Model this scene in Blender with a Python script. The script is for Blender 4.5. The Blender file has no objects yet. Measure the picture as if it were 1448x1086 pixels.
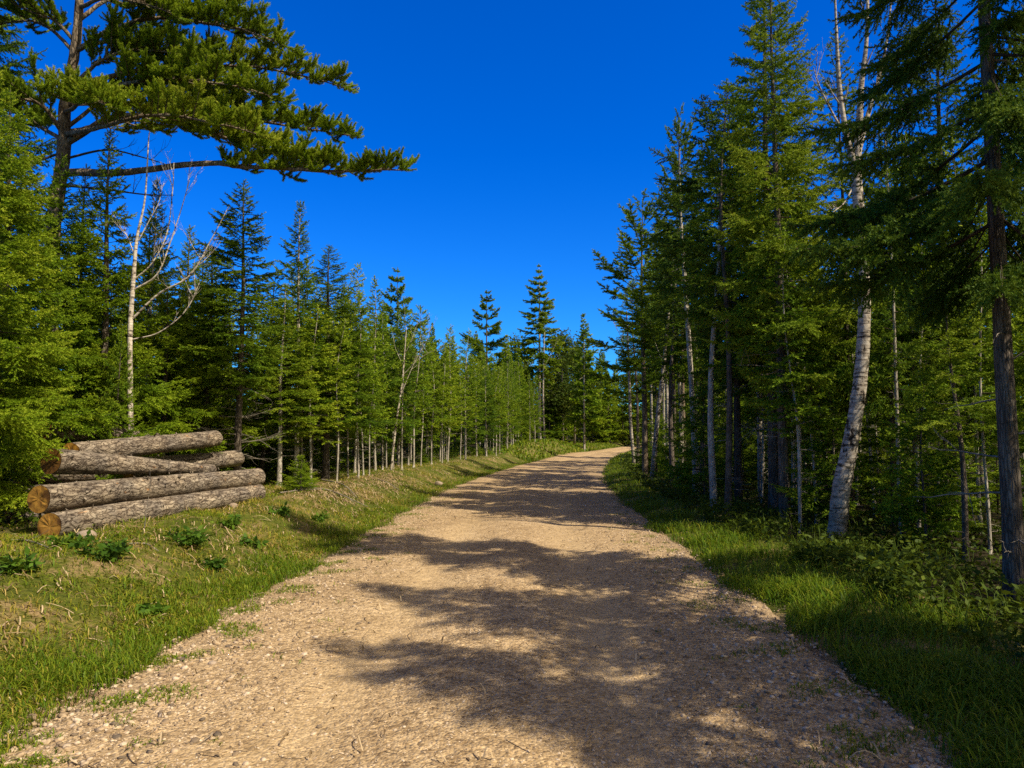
import bpy, math, random
import numpy as np
from mathutils import Vector

SEED = 11
rnd = random.Random(SEED)
NR = np.random.default_rng(SEED)
scene = bpy.context.scene
C = scene.collection
rad = math.radians

# ------------------------------------------------------------------ camera
F_PX, CXP, CYP, HZ = 1050.0, 724.0, 543.0, 618.0
CAM_Z = 1.6
PITCH = math.atan((HZ - CYP) / F_PX)
cam_d = bpy.data.cameras.new('camera')
cam = bpy.data.objects.new('camera', cam_d)
C.objects.link(cam)
cam.location = (0, 0, CAM_Z)
cam.rotation_euler = (math.pi / 2 + PITCH, 0, 0)
cam_d.sensor_width = 36
cam_d.lens = 36 * F_PX / 1448
cam_d.clip_end = 3000
cam_d.clip_start = 0.05
scene.camera = cam


def at(px, py, Y):
    """world point seen at photo pixel (px, py) at forward distance Y"""
    a, b = (px - CXP) / F_PX, (CYP - py) / F_PX
    dy = math.cos(PITCH) - b * math.sin(PITCH)
    dz = math.sin(PITCH) + b * math.cos(PITCH)
    s = Y / dy
    return np.array((a * s, Y, CAM_Z + dz * s))


# ------------------------------------------------------------------ terrain
_cy = np.array([-20, -5, 4, 6, 10, 13, 18, 26, 36, 45, 60, 80, 110, 150, 220, 400, 900.])
_cx = np.array([-.5, -.4, -.22, -.15, -.03, .03, .22, .72, 1.95, 3.3, 6.0, 10.4, 17.5, 28, 48, 100, 250.])


def _smooth_interp(y):
    y = np.asarray(y, float)
    w = 0.06 * np.abs(y) + .5
    acc = 0
    for k in (-1, -.5, 0, .5, 1):
        acc = acc + np.interp(y + k * w, _cy, _cx)
    return acc / 5


def xc(y):
    return _smooth_interp(y)


def vnoise(x, y, f, s=0.0):
    x = np.asarray(x, float) * f + s
    y = np.asarray(y, float) * f + s * 1.7
    return (np.sin(x * 1.3 + 1.7 * np.sin(y * 0.9 + s)) + np.sin(y * 1.7 + 1.3 * np.sin(x * 1.1 - s)) +
            .5 * np.sin(x * 2.9 + y * 2.3 + s * 3) + .5 * np.sin(x * 2.1 - y * 3.1 - s)) / 3.0


def sstep(a, b, v):
    t = np.clip((v - a) / (b - a), 0, 1)
    return t * t * (3 - 2 * t)


def height(x, y):
    """ground height"""
    x = np.asarray(x, float); y = np.asarray(y, float)
    u = x - xc(y)
    v = -(u + 2.5)                     # metres beyond the left edge
    w = u - 2.5                        # metres beyond the right edge
    h = .012 * vnoise(x, y, 1.1, 2) + .02 * vnoise(x, y, .35, 5)
    h = h - .03 * np.exp(-((np.abs(u) - .85) / .32) ** 2) + .02 * np.exp(-(u / .4) ** 2)
    h = h + .46 * sstep(.2, 2.0, v) + .25 * sstep(3.5, 14, v)
    h = h + sstep(.1, .8, v) * (.06 * vnoise(x, y, 1.4, 1) + .03 * vnoise(x, y, 4, 3))
    h = h + .10 * sstep(.05, .7, w) - .12 * sstep(1.3, 2.8, w) + .3 * sstep(5, 25, w)
    h = h + sstep(.3, 1.2, w) * (.06 * vnoise(x, y, .9, 4) + .02 * vnoise(x, y, 3.3, 8))
    # grassy hump beside the road before the bend
    h = h + .75 * np.exp(-((v - 2.2) / 1.5) ** 2) * np.exp(-((y - 66) / 13) ** 4)
    h = h + 7 * sstep(115, 240, y) * sstep(4, 14, np.abs(u)) + 2.2 * sstep(14, 45, np.abs(u))
    h = h - .25 * sstep(30, 60, y) * sstep(3.6, 6, v) * sstep(140, 90, y) * .6
    return h


def hz(x, y):
    return float(height(x, y))


# ------------------------------------------------------------------ mesh helpers
class Geo:
    def __init__(s):
        s.v = []; s.f = []; s.m = []; s.t = []; s.sm = []; s.n = 0

    def add(s, v, f, mat=0, tint=0.5, smooth=False):
        v = np.asarray(v, np.float32).reshape(-1, 3)
        f = np.asarray(f, np.int32).reshape(-1, 3)
        s.v.append(v); s.f.append(f + s.n)
        s.m.append(np.full(len(f), mat, np.int32))
        s.sm.append(np.full(len(f), smooth, bool))
        t = np.full(len(v), tint, np.float32) if np.isscalar(tint) else np.asarray(tint, np.float32)
        s.t.append(t); s.n += len(v)

    def mesh(s, name, mats):
        me = bpy.data.meshes.new(name)
        v = np.concatenate(s.v); f = np.concatenate(s.f)
        nf = len(f)
        me.vertices.add(len(v)); me.vertices.foreach_set('co', v.ravel())
        me.loops.add(nf * 3); me.loops.foreach_set('vertex_index', f.ravel())
        me.polygons.add(nf)
        me.polygons.foreach_set('loop_start', np.arange(0, nf * 3, 3, dtype=np.int32))
        me.polygons.foreach_set('loop_total', np.full(nf, 3, np.int32))
        me.polygons.foreach_set('material_index', np.concatenate(s.m))
        me.polygons.foreach_set('use_smooth', np.concatenate(s.sm))
        a = me.attributes.new('tint', 'FLOAT', 'POINT')
        a.data.foreach_set('value', np.concatenate(s.t))
        for m in (mats if isinstance(mats, (list, tuple)) else [mats]):
            me.materials.append(m)
        me.update(calc_edges=True)
        return me


def obj(name, me, parent=None, loc=(0, 0, 0)):
    o = bpy.data.objects.new(name, me)
    o.location = loc
    C.objects.link(o)
    if parent is not None:
        o.parent = parent
    return o


def tag(o, label=None, cat=None, group=None, kind=None):
    if label: o['label'] = label
    if cat: o['category'] = cat
    if group: o['group'] = group
    if kind: o['kind'] = kind
    return o


def thing(name, label, cat, loc, group=None, rz=0.0):
    o = bpy.data.objects.new(name, None)
    o.empty_display_size = .2
    o.location = loc; o.rotation_euler = (0, 0, rz)
    C.objects.link(o)
    return tag(o, label, cat, group)


def norm(a):
    a = np.asarray(a, float)
    return a / np.maximum(np.linalg.norm(a, axis=-1, keepdims=True), 1e-9)


def catmull(pts, n=8):
    pts = np.asarray(pts, float)
    P = np.vstack([2 * pts[0] - pts[1], pts, 2 * pts[-1] - pts[-2]])
    out = []
    for i in range(1, len(P) - 2):
        t = np.linspace(0, 1, n, endpoint=False)[:, None]
        p0, p1, p2, p3 = P[i - 1], P[i], P[i + 1], P[i + 2]
        out.append(.5 * (2 * p1 + (p2 - p0) * t + (2 * p0 - 5 * p1 + 4 * p2 - p3) * t ** 2 + (3 * p1 - p0 - 3 * p2 + p3) * t ** 3))
    out.append(pts[-1:])
    return np.vstack(out)


def tube(g, pts, r, sides=6, mat=0, tint=.5, cap=True, rough=0.0, rng=None, smooth=True):
    pts = np.asarray(pts, float)
    n = len(pts)
    r = np.broadcast_to(np.asarray(r, float), (n,))
    T = norm(np.gradient(pts, axis=0))
    ref = np.array((0.0, 0.0, 1.0)) if abs(T[:, 2]).mean() < .8 else np.array((0.0, 1.0, 0.0))
    S = norm(np.cross(T, ref)); U = np.cross(S, T)
    a = np.arange(sides) * 2 * math.pi / sides
    ring = S[:, None] * np.cos(a)[None, :, None] + U[:, None] * np.sin(a)[None, :, None]
    rr = np.repeat(r[:, None], sides, 1)
    if rough and rng is not None:
        rr = rr * (1 + rough * (rng.random((n, sides)) - .5) * 2)
    v = (pts[:, None] + ring * rr[..., None]).reshape(-1, 3)
    i = np.arange(n - 1)[:, None] * sides
    j = np.arange(sides)[None]; j2 = (j + 1) % sides
    q = np.stack([i + j, i + j2, i + sides + j2, i + sides + j], -1).reshape(-1, 4)
    f = np.vstack([q[:, [0, 1, 2]], q[:, [0, 2, 3]]])
    if cap:
        v = np.vstack([v, pts[:1], pts[-1:]])
        b = n * sides
        c0 = np.stack([np.full(sides, b), (np.arange(sides) + 1) % sides, np.arange(sides)], -1)
        k = (n - 1) * sides
        c1 = np.stack([np.full(sides, b + 1), k + np.arange(sides), k + (np.arange(sides) + 1) % sides], -1)
        f = np.vstack([f, c0, c1])
    g.add(v, f, mat, tint, smooth)


def needles(g, segs, spacing, nper, nl, nw, rng, mat=0, fwd=.75, flat=0.0, keep=1.0):
    """segs: (p, d, L, tint, bend) - needle triangles set round each twig"""
    P = np.array([s[0] for s in segs]); D = norm(np.array([s[1] for s in segs]))
    L = np.array([s[2] for s in segs]); T = np.array([s[3] for s in segs]); B = np.array([s[4] for s in segs])
    k = np.maximum(2, (L / spacing * nper).astype(int))
    idx = np.repeat(np.arange(len(L)), k)
    st = np.cumsum(k) - k
    j = np.arange(len(idx)) - st[idx]
    t = (j + rng.random(len(idx))) / k[idx]
    Di = D[idx]
    pos = P[idx] + Di * (L[idx] * t)[:, None]
    pos[:, 2] += B[idx] * L[idx] * t * t
    S = norm(np.cross(Di, np.array((0, 0, 1.0)) + rng.normal(0, .05, (len(idx), 3))))
    U = np.cross(S, Di)
    ph = rng.random(len(idx)) * 2 * math.pi
    cs, sn = np.cos(ph), np.sin(ph) * (1 - flat) + flat * .35
    f = fwd + .5 * t * t
    d = norm(Di * f[:, None] + S * cs[:, None] + U * sn[:, None])
    ln = nl * (.7 + .5 * rng.random(len(idx))) * (1 - .35 * t)
    W = norm(np.cross(d, U * .5 + rng.normal(0, .8, (len(idx), 3)))) * (nw * .5)
    tip = pos + d * ln[:, None]
    v = np.stack([pos + W, pos - W, tip], 1).reshape(-1, 3)
    fc = np.arange(len(idx) * 3).reshape(-1, 3)
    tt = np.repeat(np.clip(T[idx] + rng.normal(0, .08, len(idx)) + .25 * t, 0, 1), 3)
    g.add(v, fc, mat, tt)


# ------------------------------------------------------------------ materials
def new_mat(name):
    m = bpy.data.materials.new(name); m.use_nodes = True
    nt = m.node_tree; nt.nodes.clear()
    return m, nt


def N(nt, typ, **kw):
    n = nt.nodes.new(typ)
    for k, v in kw.items():
        if k in n.inputs.keys() if isinstance(k, str) else False:
            n.inputs[k].default_value = v
        else:
            setattr(n, k, v)
    return n


def ramp(nt, stops, interp='LINEAR'):
    n = nt.nodes.new('ShaderNodeValToRGB')
    e = n.color_ramp.elements
    while len(e) > len(stops): e.remove(e[-1])
    while len(e) < len(stops): e.new(.5)
    for i, (p, c) in enumerate(stops):
        e[i].position = p
        e[i].color = (*c, 1) if len(c) == 3 else c
    n.color_ramp.interpolation = interp
    return n


def noise(nt, vec, scale, detail=4, rough=.6):
    n = nt.nodes.new('ShaderNodeTexNoise')
    n.inputs['Scale'].default_value = scale
    n.inputs['Detail'].default_value = detail
    n.inputs['Roughness'].default_value = rough
    if vec is not None: nt.links.new(vec, n.inputs['Vector'])
    return n


def mapping(nt, vec, scale):
    n = nt.nodes.new('ShaderNodeMapping')
    n.inputs['Scale'].default_value = scale
    nt.links.new(vec, n.inputs['Vector'])
    return n.outputs[0]


def mix(nt, fac, a, b, mode='MIX'):
    n = nt.nodes.new('ShaderNodeMix'); n.data_type = 'RGBA'; n.blend_type = mode
    for sock, val in ((n.inputs[0], fac), (n.inputs[6], a), (n.inputs[7], b)):
        if hasattr(val, 'is_output'): nt.links.new(val, sock)
        elif isinstance(val, (int, float)): sock.default_value = val
        else: sock.default_value = (*val, 1)
    return n.outputs[2]


def math_n(nt, op, a, b=None, clamp=False):
    n = nt.nodes.new('ShaderNodeMath'); n.operation = op; n.use_clamp = clamp
    for i, val in enumerate((a, b)):
        if val is None: continue
        if hasattr(val, 'is_output'): nt.links.new(val, n.inputs[i])
        else: n.inputs[i].default_value = val
    return n.outputs[0]


def finish(nt, col, rough=.85, bump=None, bump_d=.01, bump_s=1.0, spec=.3):
    p = nt.nodes.new('ShaderNodeBsdfPrincipled')
    if hasattr(col, 'is_output'): nt.links.new(col, p.inputs['Base Color'])
    else: p.inputs['Base Color'].default_value = (*col, 1)
    p.inputs['Roughness'].default_value = rough
    p.inputs['Specular IOR Level'].default_value = spec
    if bump is not None:
        b = nt.nodes.new('ShaderNodeBump')
        b.inputs['Distance'].default_value = bump_d
        b.inputs['Strength'].default_value = bump_s
        nt.links.new(bump, b.inputs['Height'])
        nt.links.new(b.outputs[0], p.inputs['Normal'])
    o = nt.nodes.new('ShaderNodeOutputMaterial')
    nt.links.new(p.outputs[0], o.inputs[0])
    return p, o


def attr(nt, name='tint'):
    n = nt.nodes.new('ShaderNodeAttribute'); n.attribute_name = name
    return n.outputs['Fac']


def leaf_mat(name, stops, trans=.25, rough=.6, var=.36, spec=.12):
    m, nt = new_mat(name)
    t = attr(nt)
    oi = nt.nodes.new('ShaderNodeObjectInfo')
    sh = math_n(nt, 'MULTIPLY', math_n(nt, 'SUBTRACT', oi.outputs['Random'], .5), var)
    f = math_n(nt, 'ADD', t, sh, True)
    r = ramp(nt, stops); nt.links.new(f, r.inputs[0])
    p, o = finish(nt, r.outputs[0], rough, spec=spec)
    tr = nt.nodes.new('ShaderNodeBsdfTranslucent')
    nt.links.new(mix(nt, .35, r.outputs[0], (.16, .17, .01)), tr.inputs[0])
    mx = nt.nodes.new('ShaderNodeMixShader'); mx.inputs[0].default_value = trans
    nt.links.new(p.outputs[0], mx.inputs[1]); nt.links.new(tr.outputs[0], mx.inputs[2])
    nt.links.new(mx.outputs[0], o.inputs[0])
    return m


def bark_mat(name, dark, mid, light, zs=.25, sc=14, bd=.02):
    m, nt = new_mat(name)
    tc = nt.nodes.new('ShaderNodeTexCoord')
    v = mapping(nt, tc.outputs['Object'], (1, 1, zs))
    n1 = noise(nt, v, sc, 6, .7)
    n2 = noise(nt, tc.outputs['Object'], 2.2, 3)
    vo = nt.nodes.new('ShaderNodeTexVoronoi'); vo.inputs['Scale'].default_value = sc * 2.2
    vo.feature = 'DISTANCE_TO_EDGE'
    nt.links.new(v, vo.inputs['Vector'])
    r = ramp(nt, [(.3, dark), (.5, mid), (.72, light)]); nt.links.new(n1.outputs[0], r.inputs[0])
    r2 = ramp(nt, [(.4, (.75, .75, .75)), (.65, (1.2, 1.2, 1.15))]); nt.links.new(n2.outputs[0], r2.inputs[0])
    c = mix(nt, 1, r.outputs[0], r2.outputs[0], 'MULTIPLY')
    cr = ramp(nt, [(0, (.35, .32, .3)), (.12, (1, 1, 1))]); nt.links.new(vo.outputs[0], cr.inputs[0])
    c = mix(nt, .8, c, cr.outputs[0], 'MULTIPLY')
    hgt = math_n(nt, 'ADD', n1.outputs[0], math_n(nt, 'MINIMUM', math_n(nt, 'MULTIPLY', vo.outputs[0], 2.0), .4))
    finish(nt, c, .9, hgt, bd, 1.0, .15)
    return m


M = {}
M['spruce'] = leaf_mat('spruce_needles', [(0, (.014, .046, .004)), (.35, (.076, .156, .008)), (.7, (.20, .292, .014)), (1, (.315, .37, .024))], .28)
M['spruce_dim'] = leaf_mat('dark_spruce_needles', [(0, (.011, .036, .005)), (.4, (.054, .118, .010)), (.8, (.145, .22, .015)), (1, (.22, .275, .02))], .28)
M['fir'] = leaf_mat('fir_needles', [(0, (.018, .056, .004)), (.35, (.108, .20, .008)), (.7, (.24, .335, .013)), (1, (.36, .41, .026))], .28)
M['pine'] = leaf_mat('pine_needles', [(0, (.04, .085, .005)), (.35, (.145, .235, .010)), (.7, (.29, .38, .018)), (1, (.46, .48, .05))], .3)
M['leaf'] = leaf_mat('broad_leaves', [(0, (.022, .045, .006)), (.5, (.060, .100, .012)), (1, (.12, .14, .02))], .35)
M['weed'] = leaf_mat('weed_leaves', [(0, (.025, .065, .007)), (.5, (.080, .160, .013)), (1, (.15, .22, .02))], .3)
M['undergrowth'] = leaf_mat('undergrowth_leaves', [(0, (.018, .038, .003)), (.5, (.058, .092, .005)), (1, (.12, .15, .010))], .25)
M['grass'] = leaf_mat('grass_blades', [(0, (.03, .075, .004)), (.3, (.085, .165, .007)), (.55, (.20, .25, .012)), (.75, (.34, .27, .03)), (1, (.52, .36, .12))], .35, .5, 0)
M['bark'] = bark_mat('grey_bark', (.045, .035, .026), (.15, .12, .09), (.27, .225, .17))
M['bark_dark'] = bark_mat('dark_bark', (.03, .024, .018), (.10, .08, .06), (.2, .165, .125), .3, 11, .03)
M['bark_pale'] = bark_mat('pale_bark', (.24, .20, .15), (.52, .46, .37), (.70, .64, .54), .2, 20, .01)
M['bark_pine'] = bark_mat('pine_bark', (.045, .03, .02), (.2, .15, .10), (.34, .28, .21), .35, 9, .03)
M['twig'] = bark_mat('twig_bark', (.03, .022, .015), (.07, .052, .035), (.12, .09, .06), .5, 20, .004)
M['dead'] = bark_mat('dead_twigs', (.12, .10, .075), (.28, .24, .19), (.42, .37, .3), .5, 20, .004)


def birch_mat(name='birch_bark', k=1.0, foot_shade=.85):
    m, nt = new_mat(name)
    tc = nt.nodes.new('ShaderNodeTexCoord')
    v = mapping(nt, tc.outputs['Object'], (1.2, 1.2, 6))
    n1 = noise(nt, v, 4.0, 5, .65)
    n2 = noise(nt, mapping(nt, tc.outputs['Object'], (3, 3, 2)), 2.6, 5, .7)
    n3 = noise(nt, mapping(nt, tc.outputs['Object'], (2, 2, 30)), 3, 3)
    r = ramp(nt, [(.38, (.03, .025, .02)), (.45, (.32 * k, .28 * k, .23 * k)), (.56, (.50 * k, .46 * k, .39 * k)), (.76, (.66 * k, .62 * k, .55 * k))]); nt.links.new(n1.outputs[0], r.inputs[0])
    r2 = ramp(nt, [(.38, (.04, .03, .025)), (.45, (.85, .8, .73)), (.8, (1, 1, 1))]); nt.links.new(n2.outputs[0], r2.inputs[0])
    r3 = ramp(nt, [(.3, (.6, .52, .45)), (.45, (1, 1, 1))]); nt.links.new(n3.outputs[0], r3.inputs[0])
    c = mix(nt, 1, mix(nt, 1, r.outputs[0], r2.outputs[0], 'MULTIPLY'), r3.outputs[0], 'MULTIPLY')
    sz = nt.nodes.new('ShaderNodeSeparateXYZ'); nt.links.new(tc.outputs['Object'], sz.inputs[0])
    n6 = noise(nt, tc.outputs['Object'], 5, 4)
    foot_mask = math_n(nt, 'ADD', math_n(nt, 'MULTIPLY', sz.outputs[2], -.55), math_n(nt, 'ADD', math_n(nt, 'MULTIPLY', n6.outputs[0], 1.6), -.15), True)
    c = mix(nt, math_n(nt, 'MULTIPLY', foot_mask, foot_shade), c, (.08, .08, .045))  # trunk foot darkened in the bark colour to stand in for shade
    finish(nt, c, .8, n2.outputs[0], .02, 1, .15)
    return m


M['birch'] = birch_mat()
M['birch_white'] = birch_mat('white_birch_bark', 1.25, .0)


def log_mat():
    m, nt = new_mat('log_bark')
    tc = nt.nodes.new('ShaderNodeTexCoord')
    oi = nt.nodes.new('ShaderNodeObjectInfo')
    ad = nt.nodes.new('ShaderNodeVectorMath'); ad.operation = 'ADD'
    nt.links.new(tc.outputs['Object'], ad.inputs[0])
    sc = nt.nodes.new('ShaderNodeCombineXYZ')
    nt.links.new(math_n(nt, 'MULTIPLY', oi.outputs['Random'], 37.0), sc.inputs[0])
    nt.links.new(sc.outputs[0], ad.inputs[1])
    base = ad.outputs[0]
    n1 = noise(nt, mapping(nt, base, (.9, 4, 4)), 5, 7, .72)
    n2 = noise(nt, base, 2.6, 4)
    n3 = noise(nt, mapping(nt, base, (1.6, 5, 5)), 2.2, 4, .6)
    vo = nt.nodes.new('ShaderNodeTexVoronoi'); vo.feature = 'DISTANCE_TO_EDGE'
    vo.inputs['Scale'].default_value = 6.5
    wv = noise(nt, base, 6, 3)
    va = nt.nodes.new('ShaderNodeVectorMath'); va.operation = 'MULTIPLY_ADD'
    nt.links.new(wv.outputs['Color'], va.inputs[0]); va.inputs[1].default_value = (.5, .16, .16)
    nt.links.new(base, va.inputs[2])
    nt.links.new(mapping(nt, va.outputs[0], (.7, 2.6, 2.6)), vo.inputs['Vector'])
    vs = nt.nodes.new('ShaderNodeTexVoronoi'); vs.inputs['Scale'].default_value = 8
    nt.links.new(mapping(nt, va.outputs[0], (.7, 2.4, 2.4)), vs.inputs['Vector'])
    r = ramp(nt, [(.33, (.05, .037, .027)), (.45, (.20, .16, .12)), (.58, (.34, .285, .215)), (.75, (.54, .46, .36))])
    nt.links.new(n1.outputs[0], r.inputs[0])
    cr = ramp(nt, [(0, (.22, .18, .15)), (.04, (.6, .57, .55)), (.11, (.97, .97, .97)), (.4, (1.08, 1.08, 1.08))]); nt.links.new(vo.outputs[0], cr.inputs[0])
    c = mix(nt, .9, r.outputs[0], cr.outputs[0], 'MULTIPLY')
    r2 = ramp(nt, [(.66, (0, 0, 0)), (.72, (1, 1, 1))]); nt.links.new(n3.outputs[0], r2.inputs[0])
    c = mix(nt, math_n(nt, 'MULTIPLY', r2.outputs[0], .65), c, (.42, .20, .06))
    r3 = ramp(nt, [(.15, (.10, .065, .04)), (.22, (1, 1, 1))]); nt.links.new(vs.outputs[0], r3.inputs[0])
    c = mix(nt, .85, c, r3.outputs[0], 'MULTIPLY')
    r4 = ramp(nt, [(.35, (.7, .7, .72)), (.65, (1.2, 1.15, 1.05))]); nt.links.new(n2.outputs[0], r4.inputs[0])
    c = mix(nt, 1, c, r4.outputs[0], 'MULTIPLY')
    h = math_n(nt, 'ADD', n1.outputs[0], math_n(nt, 'MINIMUM', math_n(nt, 'MULTIPLY', vo.outputs[0], 4), .5))
    finish(nt, c, .85, h, .02, 1.0, .2)
    return m


def cut_mat():
    m, nt = new_mat('cut_wood')
    tc = nt.nodes.new('ShaderNodeTexCoord')
    sx = nt.nodes.new('ShaderNodeSeparateXYZ'); nt.links.new(tc.outputs['Object'], sx.inputs[0])
    y, z = sx.outputs[1], sx.outputs[2]
    r2 = math_n(nt, 'SQRT', math_n(nt, 'ADD', math_n(nt, 'MULTIPLY', y, y), math_n(nt, 'MULTIPLY', z, z)))
    n = noise(nt, tc.outputs['Object'], 9, 5)
    ringv = math_n(nt, 'SINE', math_n(nt, 'ADD', math_n(nt, 'MULTIPLY', r2, 420), math_n(nt, 'MULTIPLY', n.outputs[0], 9)))
    r = ramp(nt, [(0, (.27, .135, .018)), (1, (.42, .235, .035))])
    nt.links.new(math_n(nt, 'MULTIPLY_ADD', ringv, .5), r.inputs[0])
    ang = math_n(nt, 'ARCTAN2', z, y)
    n2 = noise(nt, None, 2.6, 2)
    cb = nt.nodes.new('ShaderNodeCombineXYZ'); nt.links.new(math_n(nt, 'MULTIPLY', ang, 3.0), cb.inputs[0])
    nt.links.new(math_n(nt, 'MULTIPLY', r2, 4.0), cb.inputs[1])
    nt.links.new(cb.outputs[0], n2.inputs['Vector'])
    ck = ramp(nt, [(.30, (.22, .13, .07)), (.36, (1, 1, 1))]); nt.links.new(n2.outputs[0], ck.inputs[0])
    c = mix(nt, .8, r.outputs[0], ck.outputs[0], 'MULTIPLY')
    n4 = noise(nt, tc.outputs['Object'], 14, 5)
    r4 = ramp(nt, [(.35, (.6, .5, .4)), (.6, (1.1, 1.05, 1))]); nt.links.new(n4.outputs[0], r4.inputs[0])
    c = mix(nt, 1, c, r4.outputs[0], 'MULTIPLY')
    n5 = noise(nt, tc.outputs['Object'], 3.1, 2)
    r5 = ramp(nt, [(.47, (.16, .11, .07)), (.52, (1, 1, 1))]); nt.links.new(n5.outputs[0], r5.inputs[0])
    c = mix(nt, .8, c, r5.outputs[0], 'MULTIPLY')  # dark patches mixed into the wood colour for half shade on cut ends
    finish(nt, c, .7, n4.outputs[0], .006, 1, .3)
    return m


M['log'] = log_mat()
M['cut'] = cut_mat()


def road_mat():
    m, nt = new_mat('gravel_road')
    tc = nt.nodes.new('ShaderNodeTexCoord'); P = tc.outputs['Object']
    big = noise(nt, P, .55, 4, .6)
    mid = noise(nt, P, 3.2, 5, .65)
    fine = noise(nt, P, 45, 5, .7)
    v1 = nt.nodes.new('ShaderNodeTexVoronoi'); v1.inputs['Scale'].default_value = 48; nt.links.new(P, v1.inputs['Vector'])
    v2 = nt.nodes.new('ShaderNodeTexVoronoi'); v2.inputs['Scale'].default_value = 21; nt.links.new(P, v2.inputs['Vector'])
    edge = attr(nt, 'tint')
    base = ramp(nt, [(.32, (.31, .215, .11)), (.5, (.43, .31, .165)), (.68, (.52, .39, .225))])
    nt.links.new(mix_f(nt, big.outputs[0], mid.outputs[0], .5), base.inputs[0])
    sp = nt.nodes.new('ShaderNodeSeparateColor'); nt.links.new(v1.outputs['Color'], sp.inputs[0])
    st = ramp(nt, [(0, (.42, .36, .30)), (.25, (.85, .8, .74)), (.6, (1.05, 1.0, .95)), (1, (1.5, 1.5, 1.5))]); nt.links.new(sp.outputs[0], st.inputs[0])
    c = mix(nt, .75, base.outputs[0], st.outputs[0], 'MULTIPLY')
    sp2 = nt.nodes.new('ShaderNodeSeparateColor'); nt.links.new(v2.outputs['Color'], sp2.inputs[0])
    st2 = ramp(nt, [(0, (.5, .45, .4)), (.2, (1, 1, 1)), (.8, (1, 1, 1)), (1, (1.35, 1.35, 1.35))]); nt.links.new(sp2.outputs[1], st2.inputs[0])
    c = mix(nt, .7, c, st2.outputs[0], 'MULTIPLY')
    r1 = ramp(nt, [(.35, (.6, .55, .5)), (.55, (1.05, 1.05, 1.05))]); nt.links.new(fine.outputs[0], r1.inputs[0])
    c = mix(nt, .8, c, r1.outputs[0], 'MULTIPLY')
    tr = attr(nt, 'track')
    trn = math_n(nt, 'MULTIPLY', tr, math_n(nt, 'ADD', math_n(nt, 'MULTIPLY', mid.outputs[0], .9), .1), True)
    c = mix(nt, math_n(nt, 'MULTIPLY', trn, .8), c, (.51, .365, .18))
    c = mix(nt, math_n(nt, 'MULTIPLY', edge, .35), c, (.27, .20, .12))
    h = math_n(nt, 'ADD', math_n(nt, 'MULTIPLY', v1.outputs['Distance'], -.8), math_n(nt, 'MULTIPLY', v2.outputs['Distance'], -.9))
    h = math_n(nt, 'ADD', h, math_n(nt, 'MULTIPLY', fine.outputs[0], .7))
    h = math_n(nt, 'MULTIPLY', h, math_n(nt, 'SUBTRACT', 1.0, math_n(nt, 'MULTIPLY', trn, .75)))
    finish(nt, c, .9, h, .014, 1.0, .2)
    return m


def mix_f(nt, a, b, f):
    return math_n(nt, 'ADD', math_n(nt, 'MULTIPLY', a, 1 - f), math_n(nt, 'MULTIPLY', b, f))


def ground_mat():
    m, nt = new_mat('forest_ground')
    tc = nt.nodes.new('ShaderNodeTexCoord'); P = tc.outputs['Object']
    z = attr(nt, 'tint')        # 0 road shoulder, .5 grass bank, 1 forest floor
    n1 = noise(nt, P, 1.1, 5, .65); n2 = noise(nt, P, 7, 6, .7); n3 = noise(nt, P, 40, 5, .7)
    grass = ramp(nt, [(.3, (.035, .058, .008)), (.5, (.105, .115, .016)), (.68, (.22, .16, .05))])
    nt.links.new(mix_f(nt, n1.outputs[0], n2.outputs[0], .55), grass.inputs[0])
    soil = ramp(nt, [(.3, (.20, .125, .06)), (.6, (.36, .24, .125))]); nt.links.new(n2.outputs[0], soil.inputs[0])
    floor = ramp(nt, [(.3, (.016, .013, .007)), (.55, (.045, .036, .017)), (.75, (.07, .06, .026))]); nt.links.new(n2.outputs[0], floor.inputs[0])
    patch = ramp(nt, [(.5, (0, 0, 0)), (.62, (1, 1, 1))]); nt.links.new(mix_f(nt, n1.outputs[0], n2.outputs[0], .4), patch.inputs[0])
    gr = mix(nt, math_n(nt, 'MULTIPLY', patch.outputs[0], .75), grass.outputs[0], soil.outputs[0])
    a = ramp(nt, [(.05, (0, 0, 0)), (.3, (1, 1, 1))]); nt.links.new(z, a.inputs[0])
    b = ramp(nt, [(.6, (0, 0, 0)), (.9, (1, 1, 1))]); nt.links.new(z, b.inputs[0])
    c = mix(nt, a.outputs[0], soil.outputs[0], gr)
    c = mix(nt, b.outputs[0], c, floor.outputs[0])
    d = ramp(nt, [(.3, (.55, .55, .55)), (.6, (1.15, 1.15, 1.15))]); nt.links.new(n3.outputs[0], d.inputs[0])
    c = mix(nt, 1, c, d.outputs[0], 'MULTIPLY')
    finish(nt, c, .95, mix_f(nt, n2.outputs[0], n3.outputs[0], .4), .05, 1, .1)
    return m


def stone_mat(name, stops):
    m, nt = new_mat(name)
    t = attr(nt); r = ramp(nt, stops); nt.links.new(t, r.inputs[0])
    tc = nt.nodes.new('ShaderNodeTexCoord')
    n = noise(nt, tc.outputs['Object'], 60, 4)
    d = ramp(nt, [(.3, (.75, .75, .75)), (.65, (1.15, 1.15, 1.15))]); nt.links.new(n.outputs[0], d.inputs[0])
    finish(nt, mix(nt, 1, r.outputs[0], d.outputs[0], 'MULTIPLY'), .8, n.outputs[0], .004, 1, .3)
    return m


M['road'] = road_mat()
M['ground'] = ground_mat()
M['stone'] = stone_mat('gravel_stones', [(0, (.12, .09, .06)), (.3, (.31, .215, .12)), (.65, (.43, .31, .18)), (1, (.58, .46, .32))])
M['rock'] = stone_mat('field_stone', [(0, (.22, .16, .11)), (1, (.4, .31, .22))])
M['straw'] = leaf_mat('dry_straw', [(0, (.14, .09, .045)), (.5, (.32, .22, .11)), (1, (.55, .42, .25))], .15, .7, 0)


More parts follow.
